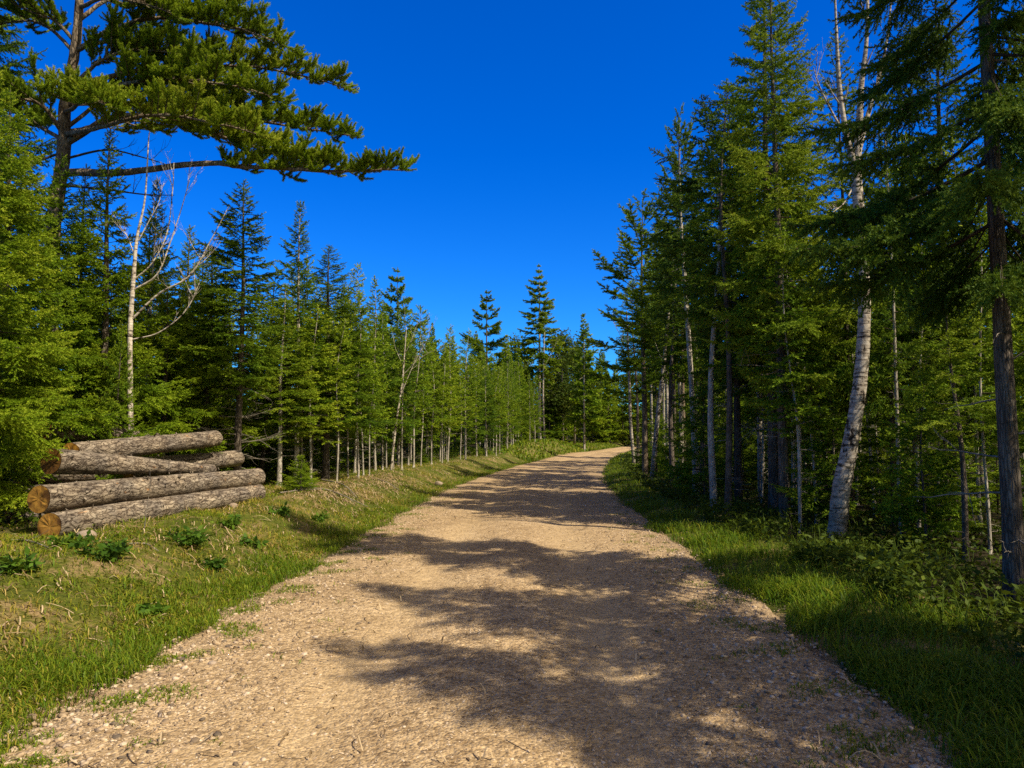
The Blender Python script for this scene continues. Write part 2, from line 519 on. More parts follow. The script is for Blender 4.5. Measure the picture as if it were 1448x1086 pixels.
# ------------------------------------------------------------------ ground and road
def grid_sheet(us, ys, zfun, tfun, name, mat):
    Ug, Yg = np.meshgrid(us, ys)
    X = xc(Yg) + Ug
    Z = zfun(X, Yg, Ug)
    v = np.stack([X, Yg, Z], -1).reshape(-1, 3)
    nu, ny = len(us), len(ys)
    i = (np.arange(ny - 1)[:, None] * nu + np.arange(nu - 1)[None]).ravel()
    f = np.vstack([np.stack([i, i + 1, i + nu + 1], -1), np.stack([i, i + nu + 1, i + nu], -1)])
    g = Geo(); g.add(v, f, 0, tfun(X, Yg, Ug).ravel(), True)
    o = obj(name, g.mesh(name, mat))
    return tag(o, kind='structure')


ys = np.concatenate([np.arange(-14, 2, .6), np.arange(2, 16, .14), 16 * np.exp(np.linspace(0, math.log(900 / 16), 110))])
us = np.concatenate([-np.exp(np.linspace(math.log(700), math.log(9.2), 26)), np.arange(-9, 9.01, .14), np.exp(np.linspace(math.log(9.2), math.log(700), 26))])


def g_z(X, Y, Ug):
    inside = sstep(2.75, 2.35, np.abs(Ug))
    return height(X, Y) - .04 * inside


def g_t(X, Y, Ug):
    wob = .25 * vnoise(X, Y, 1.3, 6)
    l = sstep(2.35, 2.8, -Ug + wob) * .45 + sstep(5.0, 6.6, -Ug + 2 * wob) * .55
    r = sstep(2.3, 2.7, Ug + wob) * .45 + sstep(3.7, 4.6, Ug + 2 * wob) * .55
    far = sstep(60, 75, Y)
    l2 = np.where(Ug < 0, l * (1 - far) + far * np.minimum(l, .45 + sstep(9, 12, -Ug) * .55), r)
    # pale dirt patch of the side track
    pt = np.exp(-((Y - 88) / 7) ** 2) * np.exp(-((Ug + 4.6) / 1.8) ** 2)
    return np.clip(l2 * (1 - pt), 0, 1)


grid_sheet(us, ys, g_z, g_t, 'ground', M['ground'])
rys = np.concatenate([np.arange(-14, 2, .5), np.arange(2, 20, .1), 20 * np.exp(np.linspace(0, math.log(260 / 20), 120))])
rus = np.linspace(-1, 1, 45)


def road_sheet():
    Ug, Yg = np.meshgrid(rus, rys)
    hwl = 2.5 + .12 * vnoise(Yg, Yg * .3, 1.1, 3) + .06 * vnoise(Yg, Yg, 4.1, 7)
    hwr = 2.5 + .10 * vnoise(Yg, Yg * .3, 1.0, 9) + .05 * vnoise(Yg, Yg, 4.3, 2)
    U = np.where(Ug < 0, Ug * hwl, Ug * hwr)
    X = xc(Yg) + U
    Z = height(X, Yg) + .006 - .02 * (np.abs(Ug) > .995)
    v = np.stack([X, Yg, Z], -1).reshape(-1, 3)
    nu, ny = len(rus), len(rys)
    i = (np.arange(ny - 1)[:, None] * nu + np.arange(nu - 1)[None]).ravel()
    f = np.vstack([np.stack([i, i + 1, i + nu + 1], -1), np.stack([i, i + nu + 1, i + nu], -1)])
    g = Geo(); g.add(v, f, 0, sstep(.75, 1.0, np.abs(Ug)).ravel(), True)
    me = g.mesh('road', M['road'])
    A = me.attributes.new('track', 'FLOAT', 'POINT')
    tk = np.exp(-((np.abs(U + .08 * vnoise(Yg, Yg, .5, 1)) - .88) / .34) ** 2) * (.75 + .35 * vnoise(X, Yg, .7, 4))
    A.data.foreach_set('value', np.clip(tk, 0, 1).astype(np.float32).ravel())
    tag(obj('road', me), kind='structure')


road_sheet()

# ------------------------------------------------------------------ gravel stones, grass, straw, undergrowth (uncountable stuff)
ICO_V = None


def ico():
    p = (1 + 5 ** .5) / 2
    v = norm(np.array([(-1, p, 0), (1, p, 0), (-1, -p, 0), (1, -p, 0), (0, -1, p), (0, 1, p), (0, -1, -p), (0, 1, -p), (p, 0, -1), (p, 0, 1), (-p, 0, -1), (-p, 0, 1)]))
    f = np.array([(0, 11, 5), (0, 5, 1), (0, 1, 7), (0, 7, 10), (0, 10, 11), (1, 5, 9), (5, 11, 4), (11, 10, 2), (10, 7, 6), (7, 1, 8), (3, 9, 4), (3, 4, 2), (3, 2, 6), (3, 6, 8), (3, 8, 9), (4, 9, 5), (2, 4, 11), (6, 2, 10), (8, 6, 7), (9, 8, 1)])
    return v, f


def octa():
    v = np.array([(1, 0, 0), (0, 1, 0), (-1, 0, 0), (0, -1, 0), (0, 0, 1), (0, 0, -1.0)])
    f = np.array([(0, 1, 4), (1, 2, 4), (2, 3, 4), (3, 0, 4), (1, 0, 5), (2, 1, 5), (3, 2, 5), (0, 3, 5)])
    return v, f


def stones(g, x, y, size, base, tint, smooth=False):
    bv, bf = base
    n = len(x)
    V = bv[None] * (1 + NR.normal(0, .16, (n, len(bv), 1)))
    sc = size[:, None] * np.stack([.8 + .5 * NR.random(n), .6 + .5 * NR.random(n), .38 + .3 * NR.random(n)], -1)
    V = V * sc[:, None]
    tl = NR.normal(0, .25, n)
    c, s = np.cos(tl)[:, None], np.sin(tl)[:, None]
    V = np.stack([V[..., 0] * c - V[..., 2] * s, V[..., 1], V[..., 0] * s + V[..., 2] * c], -1)
    a = NR.random(n) * 6.283
    c, s = np.cos(a)[:, None], np.sin(a)[:, None]
    V = np.stack([V[..., 0] * c - V[..., 1] * s, V[..., 0] * s + V[..., 1] * c, V[..., 2]], -1)
    z = height(x, y) + .006 + size * .12
    V = V + np.stack([x, y, z], -1)[:, None]
    F = bf[None] + (np.arange(n) * len(bv))[:, None, None]
    g.add(V.reshape(-1, 3), F.reshape(-1, 3), 0, np.repeat(tint, len(bv)), smooth)


def samp_y(n, y0, y1, p=1.0):
    """distances with density falling off as 1/y^p"""
    r = NR.random(n)
    if abs(p - 1) < 1e-6:
        return y0 * (y1 / y0) ** r
    q = 1 - p
    return (y0 ** q + r * (y1 ** q - y0 ** q)) ** (1 / q)


g = Geo()
n = 46000
y = samp_y(n, 3.0, 26, 1.6); u = NR.uniform(-2.5, 2.5, n)
keepm = NR.random(n) < .35 + .65 * sstep(-.1, .5, vnoise(xc(y) + u, y, 1.6, 3)) * (1 - .6 * np.exp(-((np.abs(u) - .9) / .35) ** 2))
y, u = y[keepm], u[keepm]
stones(g, xc(y) + u, y, (.0035 + .009 * NR.random(len(y)) ** 2.5) * (1 + .02 * y), octa(), NR.random(len(y)) ** .9)
n = 11000
y = samp_y(n, 3.0, 24, 1.4); side = np.where(NR.random(n) < .55, -1, 1)
u = side * (2.42 - np.abs(NR.normal(0, .55, n)) + .35 * NR.random(n) * (NR.random(n) < .4))
stones(g, xc(y) + u, y, .005 + .021 * NR.random(n) ** 2.8, ico(), NR.random(n), True)
tag(obj('gravel', g.mesh('gravel', M['stone'])), kind='stuff')


def blades(g, x, y, hgt, wid, tint, lean=.5, mat=0, z=None, dirv=None):
    n = len(x)
    a = NR.random(n) * 6.283 if dirv is None else dirv
    ln = lean * (.3 + NR.random(n))
    d = np.stack([np.cos(a), np.sin(a), np.zeros(n)], -1)
    wv = np.stack([-np.sin(a + NR.normal(0, .5, n)), np.cos(a + NR.normal(0, .5, n)), np.zeros(n)], -1) * (wid * .5)[:, None]
    b = np.stack([x, y, (height(x, y) if z is None else z) - .01], -1)
    up = np.array((0, 0, 1.0))
    p1 = b + up * (hgt * .5)[:, None] + d * (hgt * ln * .22)[:, None]
    p2 = b + up * (hgt * (.85 - .25 * ln))[:, None] + d * (hgt * ln * .62)[:, None]
    p3 = b + up * (hgt * (1 - .55 * ln))[:, None] + d * (hgt * ln * 1.05)[:, None]
    V = np.stack([b + wv * .8, b - wv * .8, p1 + wv, p1 - wv, p2 + wv * .7, p2 - wv * .7, p3], 1)
    F = np.array([(0, 1, 3), (0, 3, 2), (2, 3, 5), (2, 5, 4), (4, 5, 6)])
    F = F[None] + (np.arange(n) * 7)[:, None, None]
    t = np.clip(tint[:, None] + np.array([-.08, -.08, 0, 0, .04, .04, .08])[None], 0, 1)
    g.add(V.reshape(-1, 3), F.reshape(-1, 3), mat, t.ravel(), True)


def clumped(x, y, f, s, lo=.15):
    return NR.random(len(x)) < lo + (1 - lo) * sstep(-.35, .45, vnoise(x, y, f, s))


g = Geo()
# right verge, lush
n = 75000
y = samp_y(n, 2.6, 50, 1.5); w = np.abs(NR.normal(.58, .42, n)); u = 2.45 + w
x = xc(y) + u - .2 * vnoise(u, y, 1.5, 11)
m = clumped(x, y, 2.2, 1, .25); x, y, w = x[m], y[m], w[m]
sz = 1 + .03 * y
blades(g, x, y, (.08 + .20 * NR.random(len(x))) * sstep(0, .35, w + .15) * (.8 + .25 * vnoise(x, y, 1.5, 8)), .0055 * sz * (.6 + .7 * NR.random(len(x))), np.clip(NR.normal(.36, .13, len(x)), 0, 1), .8)
# left strip along the road
n = 60000
y = samp_y(n, 2.8, 60, 1.45); v = np.abs(NR.normal(.36, .27, n)); x = xc(y) - 2.36 - v; x = x - .13 * vnoise(x, y, 1.6, 15)
m = clumped(x, y, 2.6, 4, .2); x, y, v = x[m], y[m], v[m]
sz = 1 + .03 * y
blades(g, x, y, (.05 + .13 * NR.random(len(x))) * (.8 + .3 * vnoise(x, y, 2, 3)), .005 * sz * (.6 + .7 * NR.random(len(x))), np.clip(NR.normal(.42, .13, len(x)) + .1 * vnoise(x, y, .8, 2), 0, 1), .8)
# left bank: short, mixed green and dry
n = 150000
y = samp_y(n, 2.6, 85, 1.35); v = NR.uniform(.2, 4.2, n) + NR.random(n) * (y > 40) * 4; x = xc(y) - 2.4 - v
m = clumped(x, y, 1.9, 6, .34); x, y, v = x[m], y[m], v[m]
sz = 1 + .03 * y
dry = sstep(-.2, .6, vnoise(x, y, .9, 9)) * .28
blades(g, x, y, (.025 + .085 * NR.random(len(x)) ** 1.5) * (1 + .012 * y), .006 * sz * (.6 + .8 * NR.random(len(x))), np.clip(NR.normal(.50, .16, len(x)) + dry - .1 * (y > 30), 0, 1), 1.3)
# sprigs on the road shoulders
n = 6500
y = samp_y(n, 3, 22, 1.3); side = np.where(NR.random(n) < .7, -1, 1); cu = side * (2.4 - np.abs(NR.normal(0, .36, n)))
x = xc(y) + cu; m = vnoise(x, y, 4.5, 12) > .25; x, y = x[m], y[m]
for k in range(7):
    blades(g, x + NR.normal(0, .03, len(x)), y + NR.normal(0, .03, len(x)), .02 + .05 * NR.random(len(x)), .006 * (.7 + .6 * NR.random(len(x))), np.clip(NR.normal(.45, .12, len(x)), 0, 1), .9)
# sparse grass on the grassy hump and around the bend
n = 12000
y = NR.uniform(48, 120, n); v = NR.uniform(0, 10, n); x = xc(y) - 2.6 - v
blades(g, x, y, .15 + .3 * NR.random(n), .05 + .05 * NR.random(n), np.clip(NR.normal(.42, .13, n), 0, 1), .9)
n = 5000
y = NR.uniform(45, 110, n); x = xc(y) + 2.5 + NR.uniform(0, 2.5, n)
blades(g, x, y, .15 + .25 * NR.random(n), .05 + .05 * NR.random(n), np.clip(NR.normal(.42, .13, n), 0, 1), .9)
tag(obj('grass', g.mesh('grass', M['grass'])), kind='stuff')

# dry straw and rootlets lying on the left bank
g = Geo()
n = 9000
y = samp_y(n, 3, 45, 1.2); v = NR.uniform(.35, 4.2, n); x = xc(y) - 2.4 - v
m = clumped(x, y, 1.2, 9, .15); x, y = x[m], y[m]
k_ = 900
xr = np.concatenate([NR.normal(-3.9, .35, k_), NR.normal(-3.6, .35, k_)]); yr = np.concatenate([NR.normal(16.5, 1.2, k_), NR.normal(21, 1.8, k_)])
yt = samp_y(700, 3, 30, 1.2); xt = xc(yt) + NR.uniform(-2.4, 2.4, 700)
x = np.concatenate([x, xr, xt]); y = np.concatenate([y, yr, yt])
n = len(x)
a = NR.random(n) * 6.283; L = (.05 + .22 * NR.random(n) ** 2) * (1 + .02 * y); cv = NR.normal(0, .6, n)
S = 5
tt = np.linspace(0, 1, S)
ang = a[:, None] + cv[:, None] * tt[None] * 2
dx = np.cumsum(np.cos(ang) * L[:, None] / S, 1); dy = np.cumsum(np.sin(ang) * L[:, None] / S, 1)
X = x[:, None] + dx; Y = y[:, None] + dy
Z = height(X, Y) + .02 + .05 * np.sin(tt * 3.14)[None] * NR.random(n)[:, None]
W = (.0022 + .0022 * NR.random(n))[:, None] * (1 + .05 * y[:, None])
nx, ny = -np.sin(ang) * W, np.cos(ang) * W
V = np.stack([np.stack([X + nx, Y + ny, Z], -1), np.stack([X - nx, Y - ny, Z + .002], -1)], 2).reshape(n, S * 2, 3)
q = np.array([(2 * i, 2 * i + 1, 2 * i + 3) for i in range(S - 1)] + [(2 * i, 2 * i + 3, 2 * i + 2) for i in range(S - 1)])
F = q[None] + (np.arange(n) * S * 2)[:, None, None]
g.add(V.reshape(-1, 3), F.reshape(-1, 3), 0, np.repeat(NR.random(n), S * 2), True)
tag(obj('straw_litter', g.mesh('straw_litter', M['straw'])), kind='stuff')


def leaves(g, P, size, tint, rng, up=.6, mat=0, aspect=.5):
    n = len(P)
    d = norm(rng.normal(0, 1, (n, 3)) * np.array((1, 1, .55)))
    nr = norm(rng.normal(0, 1, (n, 3)) * (1 - up) + np.array((0, 0, 1.0)) * up)
    s = norm(np.cross(d, nr))
    L = size[:, None] * d; W = size[:, None] * s * aspect
    V = np.stack([P, P + L * .45 + W * .5, P + L, P + L * .45 - W * .5], 1)
    F = np.array([(0, 1, 2), (0, 2, 3)])[None] + (np.arange(n) * 4)[:, None, None]
    g.add(V.reshape(-1, 3), F.reshape(-1, 3), mat, np.repeat(tint, 4))


# low leafy cover on the shaded forest floor at the right
g = Geo()
n = 105000
y = samp_y(n, 3, 45, 1.3); w = .95 + 8 * NR.random(n) ** 1.6 ; x = xc(y) + 2.5 + w
m = clumped(x, y, 1.6, 3, .12); x, y, w = x[m], y[m], w[m]; n = len(x)
z = height(x, y) + (.05 + .40 * NR.random(n) * (.5 + .5 * vnoise(x, y, 1.1, 5)))
leaves(g, np.stack([x, y, z], -1), (.035 + .055 * NR.random(n)) * (1 + .012 * y), np.clip(NR.normal(.42, .2, n), 0, 1), NR, .55)
x2 = x[::6]; y2 = y[::6]
blades(g, x2, y2, .2 + .3 * NR.random(len(x2)), .006 * (1 + .03 * y2), np.clip(NR.normal(.4, .1, len(x2)), 0, 1), .9)
n = 26000
y = samp_y(n, 9, 60, 1.1); v = NR.uniform(3.4, 9, n); x = xc(y) - 2.5 - v
z = height(x, y) + .05 + .25 * NR.random(n)
leaves(g, np.stack([x, y, z], -1), (.04 + .06 * NR.random(n)) * (1 + .012 * y), np.clip(NR.normal(.5, .2, n), 0, 1), NR, .5)
# small leafy patches between the grass of the left bank
n = 14000
y = samp_y(n, 3.5, 30, 1.3); v = NR.uniform(.3, 4.0, n); x = xc(y) - 2.5 - v
m = vnoise(x, y, 2.6, 21) + .6 * vnoise(x, y, 6.0, 4) > .62; x, y = x[m], y[m]; n = len(x)
z = height(x, y) + .01 + .09 * NR.random(n)
leaves(g, np.stack([x, y, z], -1), (.02 + .035 * NR.random(n)) * (1 + .012 * y), np.clip(NR.normal(.85, .2, n), 0, 1), NR, .5)
tag(obj('undergrowth', g.mesh('undergrowth', M['undergrowth'])), kind='stuff')


# ------------------------------------------------------------------ conifers
def make_conifer(seed, H, R, hb, r0, dz=.10, e0=-12, e1=42, sag=.22, inner=.22, twig_sp=.06, tw=.5, sub=True,
                 nsp=.016, nper=3, nl=.024, nw=.007, p=.85, low=.15, vary=.3, drop=.08, sides=8, wob=.04,
                 needle='spruce', bark='bark', dead=0, dead_len=.8, fwd=.75, flat=.15, tint0=.42, lean=(0, 0), up=.0, whorl=0):
    rng = np.random.default_rng(seed); R_ = random.Random(seed)
    nw *= 1.8; nl *= 1.4; twig_sp *= .78; dz *= .68; nsp *= .9; R *= 1.3; vary += .12; drop += .07
    ph = [R_.uniform(0, 6.28) for _ in range(4)]

    def ctr(z):
        t = z / H
        return np.array((wob * math.sin(2.2 * t * 3.1 + ph[0]) * t + lean[0] * t, wob * math.sin(1.7 * t * 3.1 + ph[1]) * t + lean[1] * t, z))

    def rz(z):
        t = max(0, min(1, z / H))
        return r0 * ((1 - t) ** .8 * .93 + .03) + r0 * .35 * math.exp(-z / (r0 * 2.0))
    zs = np.concatenate([[-.25], np.linspace(0, .5, 5), np.linspace(.7, H, 16)])
    gt = Geo()
    tube(gt, [ctr(z) for z in zs], [rz(z) for z in zs], sides, 0, .5, rough=.06, rng=rng)
    gc = Geo(); segs = []
    z = hb
    az = R_.uniform(0, 6.28)
    k = 0
    while z < H - .10:
        t = (z - hb) / (H - hb)
        prof = (1 - t) ** p * (.5 + .5 * min(1, t / low if low > 0 else 1))
        az += 2.399 + R_.uniform(-.5, .5)
        side_bias = 1 + .18 * math.sin(az + ph[2]) + .12 * math.sin(2 * az + ph[3] + z)
        L = max(.10, R * prof * side_bias * (1 - vary * R_.random()))
        zz = z
        if whorl:
            zz = hb + round((z - hb) / whorl) * whorl + R_.uniform(-.06, .06)
        z += dz * (.7 + .6 * R_.random()) * (1.0 - .45 * t)
        if R_.random() < drop: continue
        e = rad(e0 + (e1 - e0) * t ** 1.15 + R_.uniform(-14, 14))
        base = ctr(min(zz, H)); out = np.array((math.cos(az), math.sin(az), 0)); sd = np.array((-math.sin(az), math.cos(az), 0))
        wig = R_.uniform(-.12, .12)
        ns = 7
        s = np.linspace(0, 1, ns)
        sg = sag * (1 - .7 * t)
        ax = base + out * (L * s * math.cos(e))[:, None] + np.array((0, 0, 1.0)) * (L * (s * math.sin(e) - sg * s + (sg * .95 + up) * s ** 2.4))[:, None] + sd * (wig * L * s * s)[:, None]
        br = max(.003, .008 * L + .0015)
        tube(gc, ax, np.linspace(br, br * .25, ns), 4 if sides > 5 else 3, 1, .5, cap=False)
        bt = tint0 + R_.uniform(-.13, .13)
        # main axis tip
        segs.append((ax[-1], ax[-1] - ax[-2], .05 + .05 * L, bt + .2, .1))
        for i in range(2, ns - 1):
            segs.append((ax[i], ax[i + 1] - ax[i], np.linalg.norm(ax[i + 1] - ax[i]), bt, 0))
        m = int(L * (1 - inner) / twig_sp)
        for q in range(m):
            for sgn in (-1, 1):
                ts = inner + (1 - inner) * (q + R_.random()) / max(1, m)
                fi = ts * (ns - 1); i0 = min(int(fi), ns - 2); fr = fi - i0
                p0 = ax[i0] * (1 - fr) + ax[i0 + 1] * fr
                T = norm(ax[i0 + 1] - ax[i0])
                S = norm(np.cross(T, (0, 0, 1.0))) * sgn
                tl = (tw * L * (1 - ts) * (.45 + .55 * min(1, (ts - inner) / .25)) + .05 + .03 * L) * R_.uniform(.65, 1.15)
                an = rad(R_.uniform(38, 62))
                d = norm(T * math.cos(an) + S * math.sin(an) + np.array((0, 0, R_.uniform(-.62, .30) + up * .8)))
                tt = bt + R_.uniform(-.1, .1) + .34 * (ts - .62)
                bend = R_.uniform(-.22, .05)
                segs.append((p0, d, tl, tt, bend))
                if sub and tl > .13:
                    mm = int(tl / (twig_sp * 1.15))
                    for qq in range(mm):
                        s2 = (qq + .3 + .6 * R_.random()) / (mm + .3)
                        sg2 = 1 if (qq % 2) else -1
                        S2 = norm(np.cross(d, (0, 0, 1.0))) * sg2
                        d2 = norm(d * .75 + S2 * .65 + np.array((0, 0, R_.uniform(-.6, .35) + up * .5)))
                        pp = p0 + d * tl * s2; pp[2] += bend * tl * s2 * s2
                        segs.append((pp, d2, .04 + .38 * tl * (1 - s2), tt + .06, -.1))
    # leader
    top = ctr(H)
    segs.append((ctr(H - .3), (0, 0, 1.0), .32, tint0 + .1, 0))
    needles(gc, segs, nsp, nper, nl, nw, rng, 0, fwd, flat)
    if dead:
        gd = gt
        for i in range(dead):
            zz = R_.uniform(.35, hb + .25 * (H - hb)); a = R_.uniform(0, 6.28); L = dead_len * R_.uniform(.3, 1)
            b = ctr(zz); o = np.array((math.cos(a), math.sin(a), 0)); s = np.linspace(0, 1, 6)
            pl = b + o * (L * s)[:, None] + np.array((0, 0, 1.0)) * (L * (R_.uniform(-.3, .2) * s + R_.uniform(-.2, .25) * s * s))[:, None] + rng.normal(0, .012, (6, 3)) * s[:, None]
            tube(gd, pl, np.linspace(.009, .002, 6) * (r0 / .09) ** .4, 4, 1, .5, cap=False)
            for j in range(R_.randint(1, 5)):
                i0 = R_.randint(1, 4); dd = norm(pl[i0 + 1] - pl[i0] + rng.normal(0, .9, 3) * np.linalg.norm(pl[i0 + 1] - pl[i0])); l2 = L * R_.uniform(.15, .45)
                q = pl[i0] + dd * (l2 * np.linspace(0, 1, 4))[:, None] + rng.normal(0, .01, (4, 3)) * np.linspace(0, 1, 4)[:, None]
                tube(gd, q, np.linspace(.005, .0015, 4), 3, 1, .5, cap=False)
    return {'trunk': gt.mesh('trunk', [M[bark], M['dead']]), 'crown': gc.mesh('crown', [M[needle], M['twig']]), 'H': H, 'R': R}


def place(var, name, label, cat, x, y, H=None, Rr=None, rz=None, group=None, tilt=None, z=None):
    sz = (H / var['H']) if H else 1
    sx = (Rr / var['R']) if Rr else sz
    o = thing(name, label, cat, (x, y, (hz(x, y) if z is None else z) - .02), group, rnd.uniform(0, 6.28) if rz is None else rz)
    o.scale = (sx, sx, sz)
    if tilt: o.rotation_euler = (tilt[0], tilt[1], o.rotation_euler.z)
    obj('trunk', var['trunk'], o)
    obj('crown', var['crown'], o)
    return o


def spot(px, Y):
    return (px - CXP) * Y / F_PX, Y


def top_h(py, Y, x):
    return float(at(724, py, Y)[2]) - hz(x, Y)


V = {}
# near, high detail
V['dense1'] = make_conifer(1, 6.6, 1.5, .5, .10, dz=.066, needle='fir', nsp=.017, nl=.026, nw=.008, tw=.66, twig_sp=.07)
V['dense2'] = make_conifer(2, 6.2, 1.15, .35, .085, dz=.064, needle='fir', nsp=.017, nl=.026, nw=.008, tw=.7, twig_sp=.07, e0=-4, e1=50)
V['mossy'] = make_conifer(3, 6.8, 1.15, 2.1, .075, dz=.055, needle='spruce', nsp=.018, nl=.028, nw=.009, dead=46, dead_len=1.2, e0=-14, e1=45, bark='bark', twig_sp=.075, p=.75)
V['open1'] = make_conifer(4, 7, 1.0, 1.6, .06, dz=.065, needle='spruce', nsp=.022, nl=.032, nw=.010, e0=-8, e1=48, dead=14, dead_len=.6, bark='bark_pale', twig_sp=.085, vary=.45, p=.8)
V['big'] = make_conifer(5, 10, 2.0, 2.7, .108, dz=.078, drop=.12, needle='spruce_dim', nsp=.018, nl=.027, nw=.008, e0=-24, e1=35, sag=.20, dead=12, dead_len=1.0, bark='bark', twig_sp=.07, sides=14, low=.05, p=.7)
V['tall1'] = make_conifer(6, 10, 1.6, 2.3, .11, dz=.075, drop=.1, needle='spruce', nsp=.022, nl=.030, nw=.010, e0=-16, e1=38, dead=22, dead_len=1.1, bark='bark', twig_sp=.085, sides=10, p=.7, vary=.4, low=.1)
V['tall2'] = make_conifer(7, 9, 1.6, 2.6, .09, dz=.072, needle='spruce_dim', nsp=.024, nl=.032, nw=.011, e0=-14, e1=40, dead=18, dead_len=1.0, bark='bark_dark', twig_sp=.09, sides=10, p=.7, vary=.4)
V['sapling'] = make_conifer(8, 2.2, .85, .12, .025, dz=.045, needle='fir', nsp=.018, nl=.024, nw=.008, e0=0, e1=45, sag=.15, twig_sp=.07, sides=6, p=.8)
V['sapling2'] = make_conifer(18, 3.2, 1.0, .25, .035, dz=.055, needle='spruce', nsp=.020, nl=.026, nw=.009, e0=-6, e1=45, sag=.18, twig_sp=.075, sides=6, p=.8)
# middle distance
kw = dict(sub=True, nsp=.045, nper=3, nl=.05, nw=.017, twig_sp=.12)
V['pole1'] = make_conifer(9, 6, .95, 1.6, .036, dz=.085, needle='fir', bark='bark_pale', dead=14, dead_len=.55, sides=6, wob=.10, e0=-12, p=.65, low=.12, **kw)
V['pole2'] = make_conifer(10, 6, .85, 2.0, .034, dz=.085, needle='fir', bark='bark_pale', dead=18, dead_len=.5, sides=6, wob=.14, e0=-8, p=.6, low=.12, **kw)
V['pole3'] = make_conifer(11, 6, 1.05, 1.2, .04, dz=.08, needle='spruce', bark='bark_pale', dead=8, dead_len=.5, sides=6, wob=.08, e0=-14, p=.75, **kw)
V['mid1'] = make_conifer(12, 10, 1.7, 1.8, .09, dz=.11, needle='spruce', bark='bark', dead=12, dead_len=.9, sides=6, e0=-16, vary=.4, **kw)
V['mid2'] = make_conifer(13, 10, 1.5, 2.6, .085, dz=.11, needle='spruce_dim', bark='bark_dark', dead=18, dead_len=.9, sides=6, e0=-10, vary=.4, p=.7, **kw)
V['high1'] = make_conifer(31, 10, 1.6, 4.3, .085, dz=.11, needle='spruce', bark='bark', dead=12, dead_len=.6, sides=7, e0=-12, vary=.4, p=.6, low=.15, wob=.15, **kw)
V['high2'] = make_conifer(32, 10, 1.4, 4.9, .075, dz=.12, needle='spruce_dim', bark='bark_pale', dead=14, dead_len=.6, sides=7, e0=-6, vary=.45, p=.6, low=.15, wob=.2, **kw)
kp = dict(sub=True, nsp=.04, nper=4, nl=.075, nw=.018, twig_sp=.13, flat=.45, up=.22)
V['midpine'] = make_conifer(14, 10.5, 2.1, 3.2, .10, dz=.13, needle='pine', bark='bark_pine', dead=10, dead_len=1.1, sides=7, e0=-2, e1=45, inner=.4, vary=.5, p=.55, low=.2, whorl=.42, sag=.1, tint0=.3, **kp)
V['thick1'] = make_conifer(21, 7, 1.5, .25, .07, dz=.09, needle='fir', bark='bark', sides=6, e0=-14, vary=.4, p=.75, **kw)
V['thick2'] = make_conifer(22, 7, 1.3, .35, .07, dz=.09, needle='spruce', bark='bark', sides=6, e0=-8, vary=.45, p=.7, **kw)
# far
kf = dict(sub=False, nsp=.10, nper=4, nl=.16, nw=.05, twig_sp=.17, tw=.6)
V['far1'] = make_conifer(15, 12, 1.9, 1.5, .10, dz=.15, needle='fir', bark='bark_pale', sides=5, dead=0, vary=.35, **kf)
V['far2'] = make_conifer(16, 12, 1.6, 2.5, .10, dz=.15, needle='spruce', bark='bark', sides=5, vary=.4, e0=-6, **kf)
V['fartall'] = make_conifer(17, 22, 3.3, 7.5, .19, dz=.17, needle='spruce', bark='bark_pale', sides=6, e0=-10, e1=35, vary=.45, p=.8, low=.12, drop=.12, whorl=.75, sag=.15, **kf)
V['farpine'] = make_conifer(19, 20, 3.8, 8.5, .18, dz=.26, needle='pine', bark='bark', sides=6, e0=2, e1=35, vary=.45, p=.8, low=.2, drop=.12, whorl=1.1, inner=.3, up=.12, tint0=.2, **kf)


def put(var, name, label, cat, px, Y, py_top, hw=None, group=None, **k):
    x, y = spot(px, Y)
    H = top_h(py_top, Y, x)
    return place(V[var], name, label, cat, x, y, H, hw * Y / F_PX if hw else None, group=group, **k)


V['farthick1'] = make_conifer(23, 12, 2.6, .3, .12, dz=.15, needle='fir', bark='bark', sides=5, vary=.4, p=.8, **kf)
V['farthick2'] = make_conifer(24, 12, 2.2, .4, .12, dz=.15, needle='spruce', bark='bark', sides=5, vary=.4, p=.75, **kf)
# --- left, named trees
put('dense1', 'spruce_tree', 'broad dense spruce at the left edge with boughs hanging over the log ends', 'tree', -30, 9.7, 95, 195)
put('tall2', 'spruce_tree', 'dark conifer in the top left corner left of the big pine trunk', 'tree', -60, 17, -120, 154)
put('dense2', 'spruce_tree', 'bright green spruce with pointed tip rising in front of the big pine trunk', 'tree', 143, 13.3, 180, 128)
put('dense1', 'spruce_tree', 'lower dense spruce behind the left ends of the stacked logs', 'tree', 72, 12.9, 215, 150)
put('dense1', 'spruce_tree', 'full low spruce filling the gap behind the middle of the log pile', 'tree', 232, 14.6, 385, 105)
put('dense1', 'spruce_tree', 'bushy spruce at the left frame edge just behind the shaded log ends', 'tree', -4, 11.4, 120, 170)
put('open1', 'spruce_tree', 'thin open topped spruce beside the arching bare birch twigs', 'tree', 208, 15.5, 252, 81)
put('dense2', 'spruce_tree', 'leafy spruce between the bare birch and the tree with dead lower branches', 'tree', 292, 17, 352, 119)
put('mossy', 'spruce_tree', 'tall spruce with bare dead lower branches behind the right ends of the logs', 'tree', 338, 15.6, 256, 123)
put('open1', 'spruce_tree', 'slender spruce with a thin spire just right of the dead branched spruce', 'tree', 420, 18.5, 284, 87)
put('tall1', 'spruce_tree', 'spruce with ragged side shoots and two pale stems below, second from the spire topped one', 'tree', 462, 20, 345, 105)
put('pole3', 'spruce_tree', 'pointed green spruce at the step down to the young tree row', 'tree', 503, 23.5, 438, 73)
put('open1', 'spruce_tree', 'short spruce tucked between the spire topped spruce and the road bank', 'tree', 397, 17.3, 400, 84)
